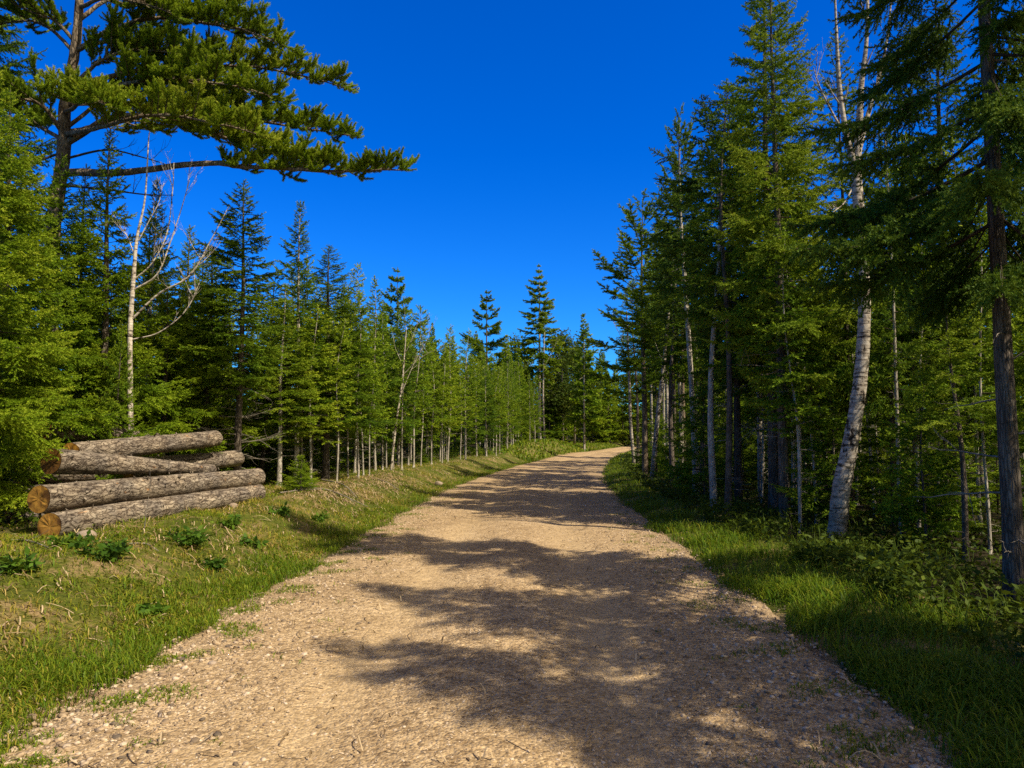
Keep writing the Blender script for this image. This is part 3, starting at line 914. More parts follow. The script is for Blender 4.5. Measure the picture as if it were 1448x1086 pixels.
put('pole1', 'spruce_tree', 'spruce with pale thin stem standing at the top of the sunlit bank roots', 'tree', 441, 18.3, 430, 81)
put('farpine', 'pine_tree', 'dark open pine standing above the young row near the white birch', 'tree', 560, 46, 378, 73)
put('dense2', 'spruce_tree', 'spruce filling the gap between the big pine trunk and the bare birch', 'tree', 108, 15.8, 232, 95)
put('dense2', 'spruce_tree', 'spruce whose tip shows through the arching bare birch twigs', 'tree', 262, 18.2, 318, 95)
put('sapling2', 'spruce_sapling', 'young spruce behind the upper logs hiding the foot of the bare birch', 'tree', 166, 12.3, 455, 66)
put('far2', 'spruce_tree', 'narrow dark spruce top leaning against the open pine above the young row', 'tree', 541, 36, 432, 42)
put('far2', 'spruce_tree', 'small sharp spruce tip between the white birch and the far tall pines', 'tree', 611, 44, 476, 36)
put('farpine', 'pine_tree', 'far layered pine, shorter of the two tall trees above the middle treeline', 'tree', 688, 95, 410, 64)
put('fartall', 'spruce_tree', 'tallest far spruce with long bare stem above the middle of the treeline', 'tree', 763, 88, 374, 64)
put('far1', 'spruce_tree', 'far spruce with pointed tip just left of the right hand pines', 'tree', 826, 84, 444, 48)

# --- right, named trees
put('midpine', 'pine_tree', 'sunlit pine with broad left reaching boughs at the bend of the road', 'tree', 911, 27, 282, 128)
put('midpine', 'pine_tree', 'taller thin topped pine rising behind the bend pine', 'tree', 966, 31, 162, 84)
put('high1', 'spruce_tree', 'dark stemmed spruce standing between the bend pine and the leaning thin birch', 'tree', 950, 23, 330, 102)
put('tall1', 'spruce_tree', 'grey trunked spruce on the grass verge left of the large birch', 'tree', 1106, 13.3, -60, 150)
put('tall2', 'spruce_tree', 'dense dark spruce behind the grey trunked verge spruce', 'tree', 1042, 17, 150, 140)
put('tall1', 'spruce_tree', 'spruce reaching the top of the photo just behind the verge spruce', 'tree', 1092, 15.5, -80, 150)
put('tall2', 'spruce_tree', 'dark spruce whose boughs close the gap between the large birch and the scaly trunk', 'tree', 1345, 14.0, -60, 165)
put('mid2', 'spruce_tree', 'tall shaded spruce rising directly behind the large forked birch', 'tree', 1200, 16.5, 40, 120)
put('thick2', 'spruce_tree', 'low leafy spruce in the shade just left of the scaly trunk', 'tree', 1335, 11.2, 560, 95)
put('thick1', 'spruce_tree', 'low green spruce between the verge spruce and the large birch, further back', 'tree', 1150, 15.0, 520, 70)
put('mid1', 'spruce_tree', 'spruce behind the right edge showing past the scaly trunk', 'tree', 1470, 12.5, 20, 192)
put('big', 'spruce_tree', 'large spruce with thick scaly trunk and dark drooping boughs at the right edge', 'tree', 1424, 7.0, -850, 335, rz=.6, tilt=(0, rad(-.6)))
put('open1', 'spruce_tree', 'thin stemmed spruce standing close to the right of the large birch', 'tree', 1268, 11.6, 90, 70)
put('open1', 'spruce_tree', 'slim pale stemmed spruce paired with the thin spruce beside the birch', 'tree', 1292, 14.5, 200, 75)


# ------------------------------------------------------------------ the big pine leaning in from the left
def pine_bough(pts, r, side_len, start, seed, dens=1.0, tuft=.15, upb=.55, nl=.05):
    """bough wood + needle tufts along world polyline"""
    rng = np.random.default_rng(seed); R_ = random.Random(seed)
    pl = catmull(pts, 7); n = len(pl)
    pl = pl + np.cumsum(rng.normal(0, .006, (n, 3)), 0)
    gw = Geo(); gn = Geo(); segs = []
    tube(gw, pl, r * (1 - .86 * np.linspace(0, 1, n) ** .8), 8, 0, .5, rough=.08, rng=rng)
    d = np.linalg.norm(np.diff(pl, axis=0), axis=1); cum = np.concatenate([[0], np.cumsum(d)]); Lb = cum[-1]
    s = start * Lb; sgn = 1
    while s < Lb:
        f = s / Lb
        p0 = np.array([np.interp(s, cum, pl[:, k]) for k in range(3)])
        T = norm(np.array([np.interp(min(s + .15, Lb), cum, pl[:, k]) - np.interp(max(0, s - .15), cum, pl[:, k]) for k in range(3)]))
        S = norm(np.cross(T, (0, 0, 1.0))) * sgn; sgn = -sgn
        l = side_len * (1 - .72 * f) * R_.uniform(.55, 1.15) * min(1, .45 + (f - start) * 4)
        an = rad(R_.uniform(28, 62))
        D = norm(T * math.cos(an) + S * math.sin(an) + np.array((0, 0, R_.uniform(-.3, 1.0))))
        m = 6
        q = np.linspace(0, 1, m)
        br = p0 + D * (l * q)[:, None] + np.array((0, 0, 1.0)) * (l * .12 * (q ** 2 - q * .6))[:, None]
        tube(gw, br, np.linspace(.012, .004, m) * (.6 + l), 5, 0, .5, cap=False)
        bt = .34 + R_.uniform(-.13, .13)
        k = max(3, int(l / .042 * dens))
        for i in range(k):
            t = .22 + .78 * (i + R_.random()) / k
            pp = p0 + D * l * t; pp = pp + np.array((0, 0, l * .12 * (t * t - t * .6)))
            Sd = norm(np.cross(D, (0, 0, 1.0))) * (1 if i % 2 else -1)
            sd = norm(D * R_.uniform(.35, .9) + Sd * R_.uniform(.1, .95) + np.array((0, 0, R_.uniform(.0, 1.0) * upb * 1.5)))
            tl = tuft * R_.uniform(.6, 1.2)
            tt = bt + R_.uniform(-.1, .14)
            segs.append((pp, sd, tl, tt, .1))
            if R_.random() < .7:
                pe = pp + sd * tl * .6
                segs.append((pe, norm(sd + rng.normal(0, .45, 3) + np.array((0, 0, .3))), tl * .8, tt + .08, .1))
        segs.append((p0 + D * l * .93, norm(D + np.array((0, 0, .4))), tuft * 1.1, bt + .1, .1))
        s += R_.uniform(.045, .09) / dens
    segs.append((pl[-1], norm(pl[-1] - pl[-3]), tuft * 1.2, .5, .1))
    needles(gn, segs, .0065, 5, nl, .011, rng, 0, .85, 0)
    return gw.mesh('bough', M['bark_pine']), gn.mesh('needles', M['pine'])


PD = 3.0
PY = 11.0 + PD
base = at(60, 700, PY)
px_base = np.array((base[0], PY, hz(base[0], PY)))
pine = thing('pine_tree', 'big pine with crooked scaly trunk and long boughs sweeping right over the log pile', 'tree', tuple(px_base))
tr_pts = [px_base - (0, 0, .3)] + [at(a, b, PY) for a, b in ((66, 560), (70, 420), (78, 300), (90, 215), (92, 150), (106, 70), (112, 0), (112, -120), (116, -260), (112, -420))]
gt = Geo()
trp = catmull(tr_pts, 6) - px_base
tube(gt, trp, np.interp(np.linspace(0, 1, len(trp)), [0, .05, .4, .62, 1], [.23, .14, .12, .085, .03]), 14, 0, .5, rough=.10, rng=np.random.default_rng(4))
boughs = [
    # (pixel, pixel, distance) points; radius; side branch length; foliage start
    ([(88, 245, 11.0), (180, 243, 10.6), (290, 231, 10.3), (345, 238, 10.1), (430, 243, 9.9), (510, 244, 9.8), (572, 243, 9.7)], .075, .62, .50, 1.0),
    ([(92, 205, 11.0), (160, 168, 10.9), (230, 170, 10.7), (310, 196, 10.4), (400, 222, 10.1), (470, 240, 9.9)], .06, .75, .30, 1.0),
    ([(92, 190, 11.0), (150, 172, 11.3), (250, 150, 11.4), (350, 165, 11.3), (430, 180, 11.2), (500, 190, 11.1)], .06, .8, .25, 1.0),
    ([(92, 190, 11.0), (140, 178, 10.2), (220, 160, 9.6), (300, 170, 9.3), (360, 186, 9.1)], .05, .75, .28, .9),
    ([(98, 120, 11.0), (170, 105, 11.2), (250, 95, 11.5), (340, 92, 11.7), (420, 105, 11.8), (482, 122, 11.9)], .055, .75, .28, 1.0),
    ([(96, 150, 11.0), (170, 120, 10.6), (240, 112, 10.3), (320, 120, 10.1), (390, 140, 10.0)], .05, .8, .28, 1.0),
    ([(106, 72, 11.0), (160, 40, 10.8), (230, 25, 10.7), (300, 35, 10.6), (345, 46, 10.5), (400, 68, 10.4)], .05, .75, .3, 1.0),
    ([(110, 30, 11.0), (160, -5, 11.3), (230, -20, 11.6), (290, -8, 11.8), (328, 14, 12.0)], .045, .8, .3, 1.0),
    ([(112, -40, 11.0), (180, -90, 10.8), (260, -70, 10.6), (330, -10, 10.5)], .045, .75, .3, .9),
    ([(90, 190, 11.0), (60, 150, 10.6), (20, 140, 10.3), (-40, 150, 10.0)], .045, .65, .2, 1.0),
    ([(90, 200, 11.0), (50, 175, 11.5), (0, 130, 11.8), (-60, 120, 12)], .045, .65, .2, 1.0),
    ([(92, 160, 11.0), (110, 150, 10.0), (125, 140, 9.2), (150, 145, 8.6)], .045, .7, .3, .9),
    ([(106, 75, 11.0), (70, 40, 11.2), (30, 30, 11.4), (-20, 40, 11.5)], .04, .65, .3, .9),
    ([(112, 0, 11.0), (80, -40, 10.7), (30, -60, 10.4), (-20, -30, 10.2)], .04, .65, .3, .9),
    ([(98, 125, 11.0), (150, 80, 10.6), (200, 70, 10.4), (250, 75, 10.2)], .04, .75, .25, 1.0),
    ([(94, 180, 11.0), (150, 140, 11.4), (200, 130, 11.8), (280, 130, 12.0)], .04, .75, .25, 1.0),
    ([(106, 70, 11.0), (150, 60, 11.6), (210, 60, 12.0), (270, 70, 12.3)], .04, .75, .25, 1.0),
    ([(112, 10, 11.0), (150, -5, 10.4), (200, 5, 10.0), (240, 20, 9.8)], .04, .75, .25, 1.0),
    ([(108, 60, 11.0), (80, 30, 11.0), (50, 20, 10.8), (10, 0, 10.6)], .04, .75, .25, 1.0),
    ([(112, -120, 11.0), (160, -170, 11), (230, -170, 11), (300, -130, 11)], .04, .7, .3, .6),
    ([(112, -120, 11.0), (60, -170, 11), (0, -160, 11)], .04, .7, .3, .6),
]
for i, (pts, r, sl, st, dn) in enumerate(boughs):
    w, nd = pine_bough([at(p[0], p[1], p[2] + PD) - px_base for p in pts], r * 1.1, sl * 1.5, st, 100 + i, dn, .18, .6, .06)
    b = obj('bough', w, pine)
    obj('needles', nd, b)


def bare_branch(g, pts, r0, r1, seed, twigs=6, tl=.6, mat=0, sides=6, up=.4, depth=1):
    rng = np.random.default_rng(seed); R_ = random.Random(seed)
    pl = catmull(pts, 6); n = len(pl)
    tube(g, pl, np.linspace(r0, r1, n), sides, mat, .5, cap=False)
    for i in range(twigs):
        k = R_.randint(int(n * .25), n - 2)
        T = norm(pl[k + 1] - pl[k]); d = norm(T + rng.normal(0, .55, 3) + np.array((0, 0, up)))
        l = tl * R_.uniform(.4, 1)
        q = np.linspace(0, 1, 5)
        sub = pl[k] + d * (l * q)[:, None] + np.array((0, 0, 1.0)) * (l * .2 * q * q)[:, None] + rng.normal(0, .02 * l, (5, 3)) * q[:, None]
        if depth:
            bare_branch(g, sub, max(r1, r0 * .32), .0016, seed * 31 + i, 5, l * .6, mat, 4, up, depth - 1)
        else:
            tube(g, sub, np.linspace(max(.003, r1), .0015, 5), 3, mat, .5, cap=False)


# dead bare limbs low on the pine (parts of it)
g = gt
for i, pts in enumerate([[(88, 262, 11), (150, 268, 10.6), (205, 275, 10.3), (246, 276, 10.1)], [(90, 225, 11), (150, 212, 10.6), (200, 222, 10.2), (240, 234, 10)], [(90, 215, 11), (40, 230, 10.8), (0, 225, 10.6)]]):
    bare_branch(g, [at(p[0], p[1], p[2] + PD) - px_base for p in pts], .025, .006, 300 + i, 6, .6, 1)
obj('trunk', g.mesh('trunk', [M['bark_pine'], M['twig']]), pine)

# ------------------------------------------------------------------ birches
def birch(label, name, trunk, radii, branches, Y, mat='birch', group=None, brmat='birch', sides=12, foliage=None):
    b0 = at(*trunk[0], Y)
    z0 = hz(b0[0], Y)
    o = np.array((b0[0], Y, z0))
    root = thing(name, label, 'tree', tuple(o), group)
    pts = [o + (0, 0, -.25)] + [at(a, b, Y) for a, b in trunk]
    pts[1][2] = max(pts[1][2], z0 + .02)
    pl = catmull(pts, 8) - o
    g = Geo()
    tube(g, pl, np.interp(np.linspace(0, 1, len(pl)), np.linspace(0, 1, len(radii)), radii), sides, 0, .5, rough=.05, rng=np.random.default_rng(3))
    obj('trunk', g.mesh('trunk', M[mat]), root)
    for i, (bp, ra, rb, tw, tl) in enumerate(branches):
        g = Geo()
        bare_branch(g, [at(*p) - o if len(p) == 3 else at(*p, Y) - o for p in bp], ra, rb, 500 + i + int(trunk[0][0]), tw, tl)
        obj('branch', g.mesh('branch', M[brmat]), root)
    if foliage:
        rng = np.random.default_rng(5)
        g = Geo()
        for (cx, cyy, cd, rr, n) in foliage:
            c = at(cx, cyy, cd) - o
            P = c + rng.normal(0, 1, (n, 3)) * rr * np.array((1, 1, .7))
            leaves(g, P, .05 + .04 * rng.random(n), np.clip(rng.normal(.5, .2, n), 0, 1), rng, .3)
        obj('crown', g.mesh('crown', M['leaf']), root)
    return root


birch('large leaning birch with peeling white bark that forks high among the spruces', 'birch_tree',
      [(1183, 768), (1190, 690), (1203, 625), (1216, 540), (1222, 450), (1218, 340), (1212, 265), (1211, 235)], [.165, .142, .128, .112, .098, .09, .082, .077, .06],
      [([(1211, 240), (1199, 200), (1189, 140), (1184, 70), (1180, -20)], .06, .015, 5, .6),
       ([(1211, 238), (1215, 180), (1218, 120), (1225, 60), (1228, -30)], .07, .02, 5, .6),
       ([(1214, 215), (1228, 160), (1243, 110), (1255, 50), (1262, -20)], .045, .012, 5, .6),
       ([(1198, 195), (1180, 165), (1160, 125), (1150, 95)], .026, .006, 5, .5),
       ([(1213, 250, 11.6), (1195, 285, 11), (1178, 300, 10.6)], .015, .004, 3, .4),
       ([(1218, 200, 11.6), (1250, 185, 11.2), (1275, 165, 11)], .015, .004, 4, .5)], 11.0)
birch('slim white birch with bare forked top standing on the sunny left bank', 'birch_tree',
      [(553, 668), (560, 600), (568, 545), (572, 500), (575, 462)], [.045, .04, .036, .03, .022, .010],
      [([(566, 560), (585, 515), (603, 482), (612, 458)], .015, .005, 6, .7), ([(570, 530), (592, 508), (612, 496)], .010, .004, 5, .6),
       ([(573, 500), (583, 478), (590, 455)], .010, .004, 4, .5), ([(572, 520), (560, 495), (556, 478)], .008, .004, 3, .4)], 25, 'birch_white', sides=8, brmat='birch_white')
birch('bare birch with pale trunk and long arching white twigs behind the log pile', 'birch_tree',
      [(185, 640), (184, 560), (184, 470), (189, 390), (194, 335), (205, 280), (210, 200), (212, 185)], [.05, .047, .044, .042, .036, .025, .015, .010, .005],
      [([(188, 450), (225, 415), (268, 390), (298, 340), (323, 293)], .021, .006, 7, .55), ([(189, 410), (222, 388), (240, 345), (255, 300), (268, 255)], .018, .006, 8, .6),
       ([(190, 395), (215, 372), (236, 330), (244, 270), (246, 230)], .016, .006, 7, .5), ([(196, 340), (212, 310), (225, 285), (228, 262)], .011, .005, 5, .45),
       ([(188, 480), (225, 470), (262, 440), (282, 400)], .014, .006, 6, .5), ([(190, 360), (180, 335), (170, 320)], .012, .004, 4, .4)], 12.6, 'birch_white', sides=10, brmat='birch_white')
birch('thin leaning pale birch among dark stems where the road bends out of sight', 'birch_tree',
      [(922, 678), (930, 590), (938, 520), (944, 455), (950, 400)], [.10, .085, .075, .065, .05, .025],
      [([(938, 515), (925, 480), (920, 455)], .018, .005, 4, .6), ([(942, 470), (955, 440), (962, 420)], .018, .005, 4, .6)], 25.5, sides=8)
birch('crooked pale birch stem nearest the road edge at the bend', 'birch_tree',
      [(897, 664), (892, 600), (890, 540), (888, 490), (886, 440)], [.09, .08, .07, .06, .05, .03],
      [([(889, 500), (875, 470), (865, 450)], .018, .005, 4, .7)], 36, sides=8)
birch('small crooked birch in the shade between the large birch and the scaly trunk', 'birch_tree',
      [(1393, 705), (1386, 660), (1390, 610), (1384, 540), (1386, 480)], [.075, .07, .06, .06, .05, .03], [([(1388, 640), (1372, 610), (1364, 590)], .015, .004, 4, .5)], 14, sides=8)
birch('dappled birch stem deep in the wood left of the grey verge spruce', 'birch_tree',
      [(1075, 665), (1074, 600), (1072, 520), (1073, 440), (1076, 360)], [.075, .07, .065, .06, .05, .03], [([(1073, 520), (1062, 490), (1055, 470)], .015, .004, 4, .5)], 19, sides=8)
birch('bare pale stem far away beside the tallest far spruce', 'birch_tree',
      [(770, 620), (768, 560), (769, 500), (770, 470)], [.14, .12, .1, .08, .04], [([(769, 520), (782, 495), (788, 478)], .03, .01, 5, 2.0)], 86, sides=6)

# ------------------------------------------------------------------ log pile
def log(label, A, B, ra, rb, seed, group='logs stacked beside the road', cuts=(True, True)):
    A = np.asarray(A, float); B = np.asarray(B, float)
    rng = np.random.default_rng(seed); R_ = random.Random(seed)
    mid = (A + B) / 2; L = np.linalg.norm(B - A)
    n = 40; k = 26
    xs = np.linspace(-L / 2, L / 2, n)
    th = np.arange(k) * 2 * math.pi / k
    rr = np.interp(xs, [-L / 2, L / 2], [ra, rb])[:, None] * (1 + .025 * np.sin(th[None] * 2 + xs[:, None] * 1.2) + .02 * np.sin(th[None] * 3 + xs[:, None] * 3 + seed) + rng.normal(0, .011, (n, k)))
    bow = .025 * np.sin((xs / L + .5) * math.pi) * R_.uniform(-1, 1)
    vv = np.stack([np.repeat(xs[:, None], k, 1), rr * np.cos(th)[None] + bow[:, None], rr * np.sin(th)[None]], -1).reshape(-1, 3)
    i = np.arange(n - 1)[:, None] * k; j = np.arange(k)[None]; j2 = (j + 1) % k
    q = np.stack([i + j, i + j2, i + k + j2, i + k + j], -1).reshape(-1, 4)
    g = Geo(); g.add(vv, np.vstack([q[:, [0, 1, 2]], q[:, [0, 2, 3]]]), 0, .5, True)
    # flakes of lifted bark and short limb stubs
    for s in range(90):
        x = R_.uniform(-L / 2 + .08, L / 2 - .08); a = R_.uniform(0, 6.283); r = float(np.interp(x, [-L / 2, L / 2], [ra, rb]))
        o = np.array((0, math.cos(a), math.sin(a))); t = norm(np.array((R_.uniform(-1, 1), -math.sin(a) * R_.uniform(-1, 1), math.cos(a) * R_.uniform(-1, 1)))); w = norm(np.cross(o, t))
        l = R_.uniform(.02, .075); wd = R_.uniform(.006, .02)
        p = np.array((x, 0, 0)) + o * (r * .995)
        g.add([p - w * wd, p + w * wd, p + t * l * .6 + o * R_.uniform(.004, .014) + w * wd * .8, p + t * l + o * R_.uniform(.008, .03)], [(0, 1, 2), (0, 2, 3)], 0, .5)
    for s in range(16):
        x = R_.uniform(-L / 2 + .1, L / 2 - .1); a = R_.uniform(-1.2, 2.6); r = float(np.interp(x, [-L / 2, L / 2], [ra, rb]))
        o = norm(np.array((R_.uniform(-.3, .3), math.cos(a), math.sin(a))))
        p = np.array((x, 0, 0)) + o * r * .9
        tube(g, [p, p + o * R_.uniform(.03, .06)], [R_.uniform(.009, .02)] * 2, 6, 1, .5, rough=.1, rng=rng)
    me = g.mesh('log', [M['log'], M['bark']])
    ob = obj('log', me)
    d = norm(B - A)
    q = Vector(d).to_track_quat('X', 'Z')
    ob.rotation_mode = 'QUATERNION'; ob.rotation_quaternion = q; ob.location = mid
    tag(ob, label, 'log', group)
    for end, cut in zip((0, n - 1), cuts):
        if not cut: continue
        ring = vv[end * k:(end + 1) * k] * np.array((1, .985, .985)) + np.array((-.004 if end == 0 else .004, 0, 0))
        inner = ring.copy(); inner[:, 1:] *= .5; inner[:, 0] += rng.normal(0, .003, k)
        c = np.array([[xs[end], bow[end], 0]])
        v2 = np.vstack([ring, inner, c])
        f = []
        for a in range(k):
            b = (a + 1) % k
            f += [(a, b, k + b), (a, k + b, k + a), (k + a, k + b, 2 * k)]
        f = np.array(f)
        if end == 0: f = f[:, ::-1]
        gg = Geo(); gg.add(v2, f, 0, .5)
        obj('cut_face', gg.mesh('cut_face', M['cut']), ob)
    return ob


def lz(p, r):   # rest on the ground
    return np.array((p[0], p[1], hz(p[0], p[1]) + r - .01))


log('bottom log in front of the stack lying lowest on the grass', at(70, 745, 8.9), at(364, 697, 13.6), .165, .165, 1)
log('long log resting directly on top of the lowest front log', at(55, 706, 8.95), at(364, 675, 13.7), .165, .165, 2)
log('slanting log with bright orange cut end above the two front logs, tapering to the right', at(72, 652, 9.6), at(300, 664, 12.9), .165, .085, 3)
log('upper log pointing up to the right with its round end clear of the stack', at(100, 641, 10.2), at(304, 620, 13.9), .145, .150, 4)
log('topmost weathered log lying furthest back with its left end under spruce boughs', at(62, 607, 11.2), at(240, 619, 14.0), .150, .10, 5)
log('short looking log end poking out between the upper log and the front pair', at(180, 664, 12.0), at(335, 648, 15.0), .165, .165, 6)
log('shaded log at the bottom left whose dark end peeks out behind the front pair', at(22, 704, 10.3), at(250, 690, 14), .16, .16, 7)
log('hidden dark log on the ground at the very left behind the stack ends', at(16, 735, 10.2), at(240, 712, 13.6), .16, .16, 8)
log('dark log under the orange ended log at the left side of the stack', at(25, 668, 10.6), at(215, 668, 13.6), .16, .15, 9)

# ------------------------------------------------------------------ filler forest
groups = {
    'row': 'young trees in the row along the left bank',
    'deepl': 'trees filling the wood behind the left row',
    'far': 'trees in the far wood beyond the bend',
    'right': 'shaded trees inside the right hand wood',
    'sap': 'small spruces in the shade under the right hand trees',
}
taken = []


def free(x, y, d):
    for a, b in taken:
        if (a - x) ** 2 + (b - y) ** 2 < d * d: return False
    taken.append((x, y)); return True


for o in list(C.objects):
    if o.get('category') == 'tree': taken.append((o.location.x, o.location.y))


def scatter(n, ys, us, dmin, kinds, name, label, group, hfun, tries=4000, frustum=1.0):
    cnt = 0
    for _ in range(tries):
        if cnt >= n: break
        y = ys(); x = float(xc(y)) + us(y)
        if abs(x) > (724 / F_PX) * max(y, 0) * 1.0 + frustum: continue
        if not free(x, y, dmin * (1 + .006 * y)): continue
        if 4.2 < x < 5.7 and 6 < y < 11.6: continue
        pxx = CXP + x / y * F_PX
        if y < 25.6 and 540 < pxx < 592: continue
        if y < 15.6 and 300 < pxx < 376: continue
        k = rnd.choice(kinds)
        H = hfun(x, y)
        w = V[k]
        place(w, name, label, 'tree', x, y, H, w['R'] * (H / w['H']) ** .6 * rnd.uniform(.85, 1.2), group=group, tilt=(rnd.gauss(0, .018), rnd.gauss(0, .018)))
        cnt += 1
    return cnt


# front of the left row: slim stems showing under the crowns
c1 = scatter(60, lambda: 17 * (64 / 17) ** rnd.random(), lambda y: -(2.5 + rnd.uniform(2.0, 3.8)), .5, ['pole1', 'pole2', 'pole2', 'pole3'], 'young_spruce',
        'slim young spruce with a thin pale stem in the roadside row on the left bank', groups['row'], lambda x, y: rnd.uniform(3.7, 6.0) + .022 * y)
c2 = scatter(40, lambda: 17 * (80 / 17) ** rnd.random(), lambda y: -(2.5 + rnd.uniform(3.8, 8)), .85, ['thick1', 'thick2', 'thick2', 'pole3'], 'spruce_tree',
        'green spruce standing behind the roadside row of young spruces on the left', groups['deepl'], lambda x, y: rnd.uniform(4.9, 6.2) + .028 * y)
c3 = scatter(20, lambda: rnd.uniform(12, 24), lambda y: -(2.5 + rnd.uniform(4.2, 12)), 1.1, ['thick1', 'thick2', 'dense1', 'open1'], 'spruce_tree',
        'spruce in the thick wood behind the log pile', 'trees in the wood behind the log pile', lambda x, y: rnd.uniform(4.8, 6.4))
c4 = scatter(46, lambda: rnd.uniform(62, 135), lambda y: -(2.5 + rnd.uniform(5.5 if y > 80 else 3.5, 26)), 1.7, ['farthick1', 'farthick2', 'far1'], 'spruce_tree',
        'distant spruce in the wood wall beyond the left row', groups['far'], lambda x, y: rnd.uniform(8.0, 11.5) + .05 * (y - 60))
c5 = scatter(30, lambda: rnd.uniform(110, 165), lambda y: rnd.uniform(-42, 30), 1.9, ['farthick1', 'farthick2'], 'spruce_tree',
        'far spruce closing off the view behind the bend of the road', 'trees closing the view past the bend', lambda x, y: rnd.uniform(13, 18))
for px, Y, H in ((838, 128, 13), (850, 136, 14), (860, 126, 12), (870, 142, 14), (880, 134, 12.5), (890, 152, 15), (902, 160, 15), (915, 165, 16), (845, 150, 16), (872, 160, 17)):
    x = spot(px, Y)[0]
    w = V[rnd.choice(['farthick1', 'farthick2'])]
    place(w, 'spruce_tree', 'far spruce closing off the view behind the bend of the road', 'tree', x, Y, H, 3.0, group='trees closing the view past the bend')
c11 = scatter(11, lambda: 15 * (60 / 15) ** rnd.random(), lambda y: -(2.5 + rnd.uniform(1.9, 3.2)), .5, ['sapling', 'sapling2'], 'spruce_sapling',
        'small spruce seedling at the foot of the roadside row on the left bank', 'seedlings along the foot of the left row', lambda x, y: rnd.uniform(.4, 1.0))
# right wood
c6 = scatter(16, lambda: rnd.uniform(13, 48), lambda y: 2.5 + rnd.uniform(1.6, 3.2), 1.0, ['high1', 'high2', 'high1'], 'spruce_tree',
        'dark stemmed spruce along the right edge of the road', 'spruces along the right road edge', lambda x, y: rnd.uniform(7.5, 9.5) + .03 * y)
c7 = scatter(62, lambda: 7.5 * (52 / 7.5) ** rnd.random(), lambda y: 2.5 + rnd.uniform(3.3, 15), 1.2, ['pole2', 'high2', 'pole1', 'thick2', 'high1'], 'spruce_tree',
        'shaded spruce deep inside the right hand wood', groups['right'], lambda x, y: min(rnd.uniform(7, 11), (1.7 + .25 * y) * rnd.uniform(.75, 1.15)))
c10 = scatter(22, lambda: rnd.uniform(9.5, 24), lambda y: 2.5 + rnd.uniform(2.2, 6.5), .55, ['pole2', 'pole2', 'pole1'], 'young_spruce',
        'slim pale stemmed spruce inside the right hand wood', 'slim pale stems in the right hand wood', lambda x, y: rnd.uniform(4.2, 6.5) + .06 * y)
c8 = scatter(58, lambda: 7.0 * (40 / 7.0) ** rnd.random(), lambda y: 2.5 + rnd.uniform(1.7, 8), .7, ['sapling', 'sapling2', 'sapling2'], 'spruce_sapling',
        'small spruce growing in the shade under the right hand trees', groups['sap'], lambda x, y: rnd.uniform(1.1, 3.2))
c9 = scatter(18, lambda: rnd.uniform(50, 110), lambda y: 2.5 + rnd.uniform(2, 16), 1.8, ['farthick1', 'farthick2'], 'spruce_tree',
        'spruce along the inside of the bend at the right', 'trees inside the bend', lambda x, y: rnd.uniform(9, 13))
# roundish leafy trees showing paler between the far spruces
for i, (px, Y, pt, lab) in enumerate(((795, 98, 478, 'pale yellow green leafy tree crown right of the tallest far spruce'), (730, 104, 486, 'rounded leafy tree crown between the two tall far trees'),
                                      (812, 104, 492, 'low rounded leafy crown near the far spruce tip on the right'))):
    x, y = spot(px, Y); H = top_h(pt, Y, x)
    o = thing('broadleaf_tree', lab, 'tree', (x, y, hz(x, y)))
    rng = np.random.default_rng(40 + i)
    g = Geo(); tube(g, [(0, 0, -.3), (.1, 0, H * .3), (0, .2, H * .6), (.1, .1, H * .9)], [.2, .16, .1, .03], 7, 0)
    for j in range(9):
        a = rng.random() * 6.28; z0 = H * (.35 + .4 * rng.random()); l = H * .22
        tube(g, [(0, .1, z0), (math.cos(a) * l, math.sin(a) * l, z0 + l * .8)], [.06, .02], 5, 0, cap=False)
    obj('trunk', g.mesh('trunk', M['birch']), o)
    g = Geo()
    for j in range(46):
        a = rng.random() * 6.28; zz = rng.random(); rr = H * .20 * math.sin(math.pi * min(.97, .18 + .8 * zz)) * math.sqrt(rng.random())
        c = np.array((math.cos(a) * rr, math.sin(a) * rr, H * (.32 + .68 * zz)))
        nn = 170
        P = c + rng.normal(0, 1, (nn, 3)) * H * .045
        leaves(g, P, .26 + .22 * rng.random(nn), np.clip(rng.normal(.45 + rng.normal(0, .15), .15, nn), 0, 1), rng, .35)
    obj('crown', g.mesh('crown', M['leaf']), o)

# two more spruces on the right beside the viewer, whose shade falls on the near road
for (x, y, H, k) in ((7.4, 1.5, 9.0, 'mid1'), (8.8, 4.6, 8.5, 'mid2'), (7.6, -2.0, 9, 'mid1')):
    place(V[k], 'spruce_tree', 'spruce of the wood outside the right edge of the photo', 'tree', x, y, H, 2.0, group='wood outside the right edge')
place(V['tall2'], 'spruce_tree', 'spruce furthest behind the viewer on the right road edge', 'tree', 5.4, -1.4, 8.2, 1.7, rz=2.6)
place(V['tall1'], 'spruce_tree', 'spruce beside the viewer just outside the right edge, shading the near gravel', 'tree', 4.95, 3.6, 9.4, 2.2, rz=1.0)
place(V['tall2'], 'spruce_tree', 'dense spruce behind the viewer on the right whose shade crosses the lower right gravel', 'tree', 5.2, 1.3, 9.4, 2.2, rz=2.0)

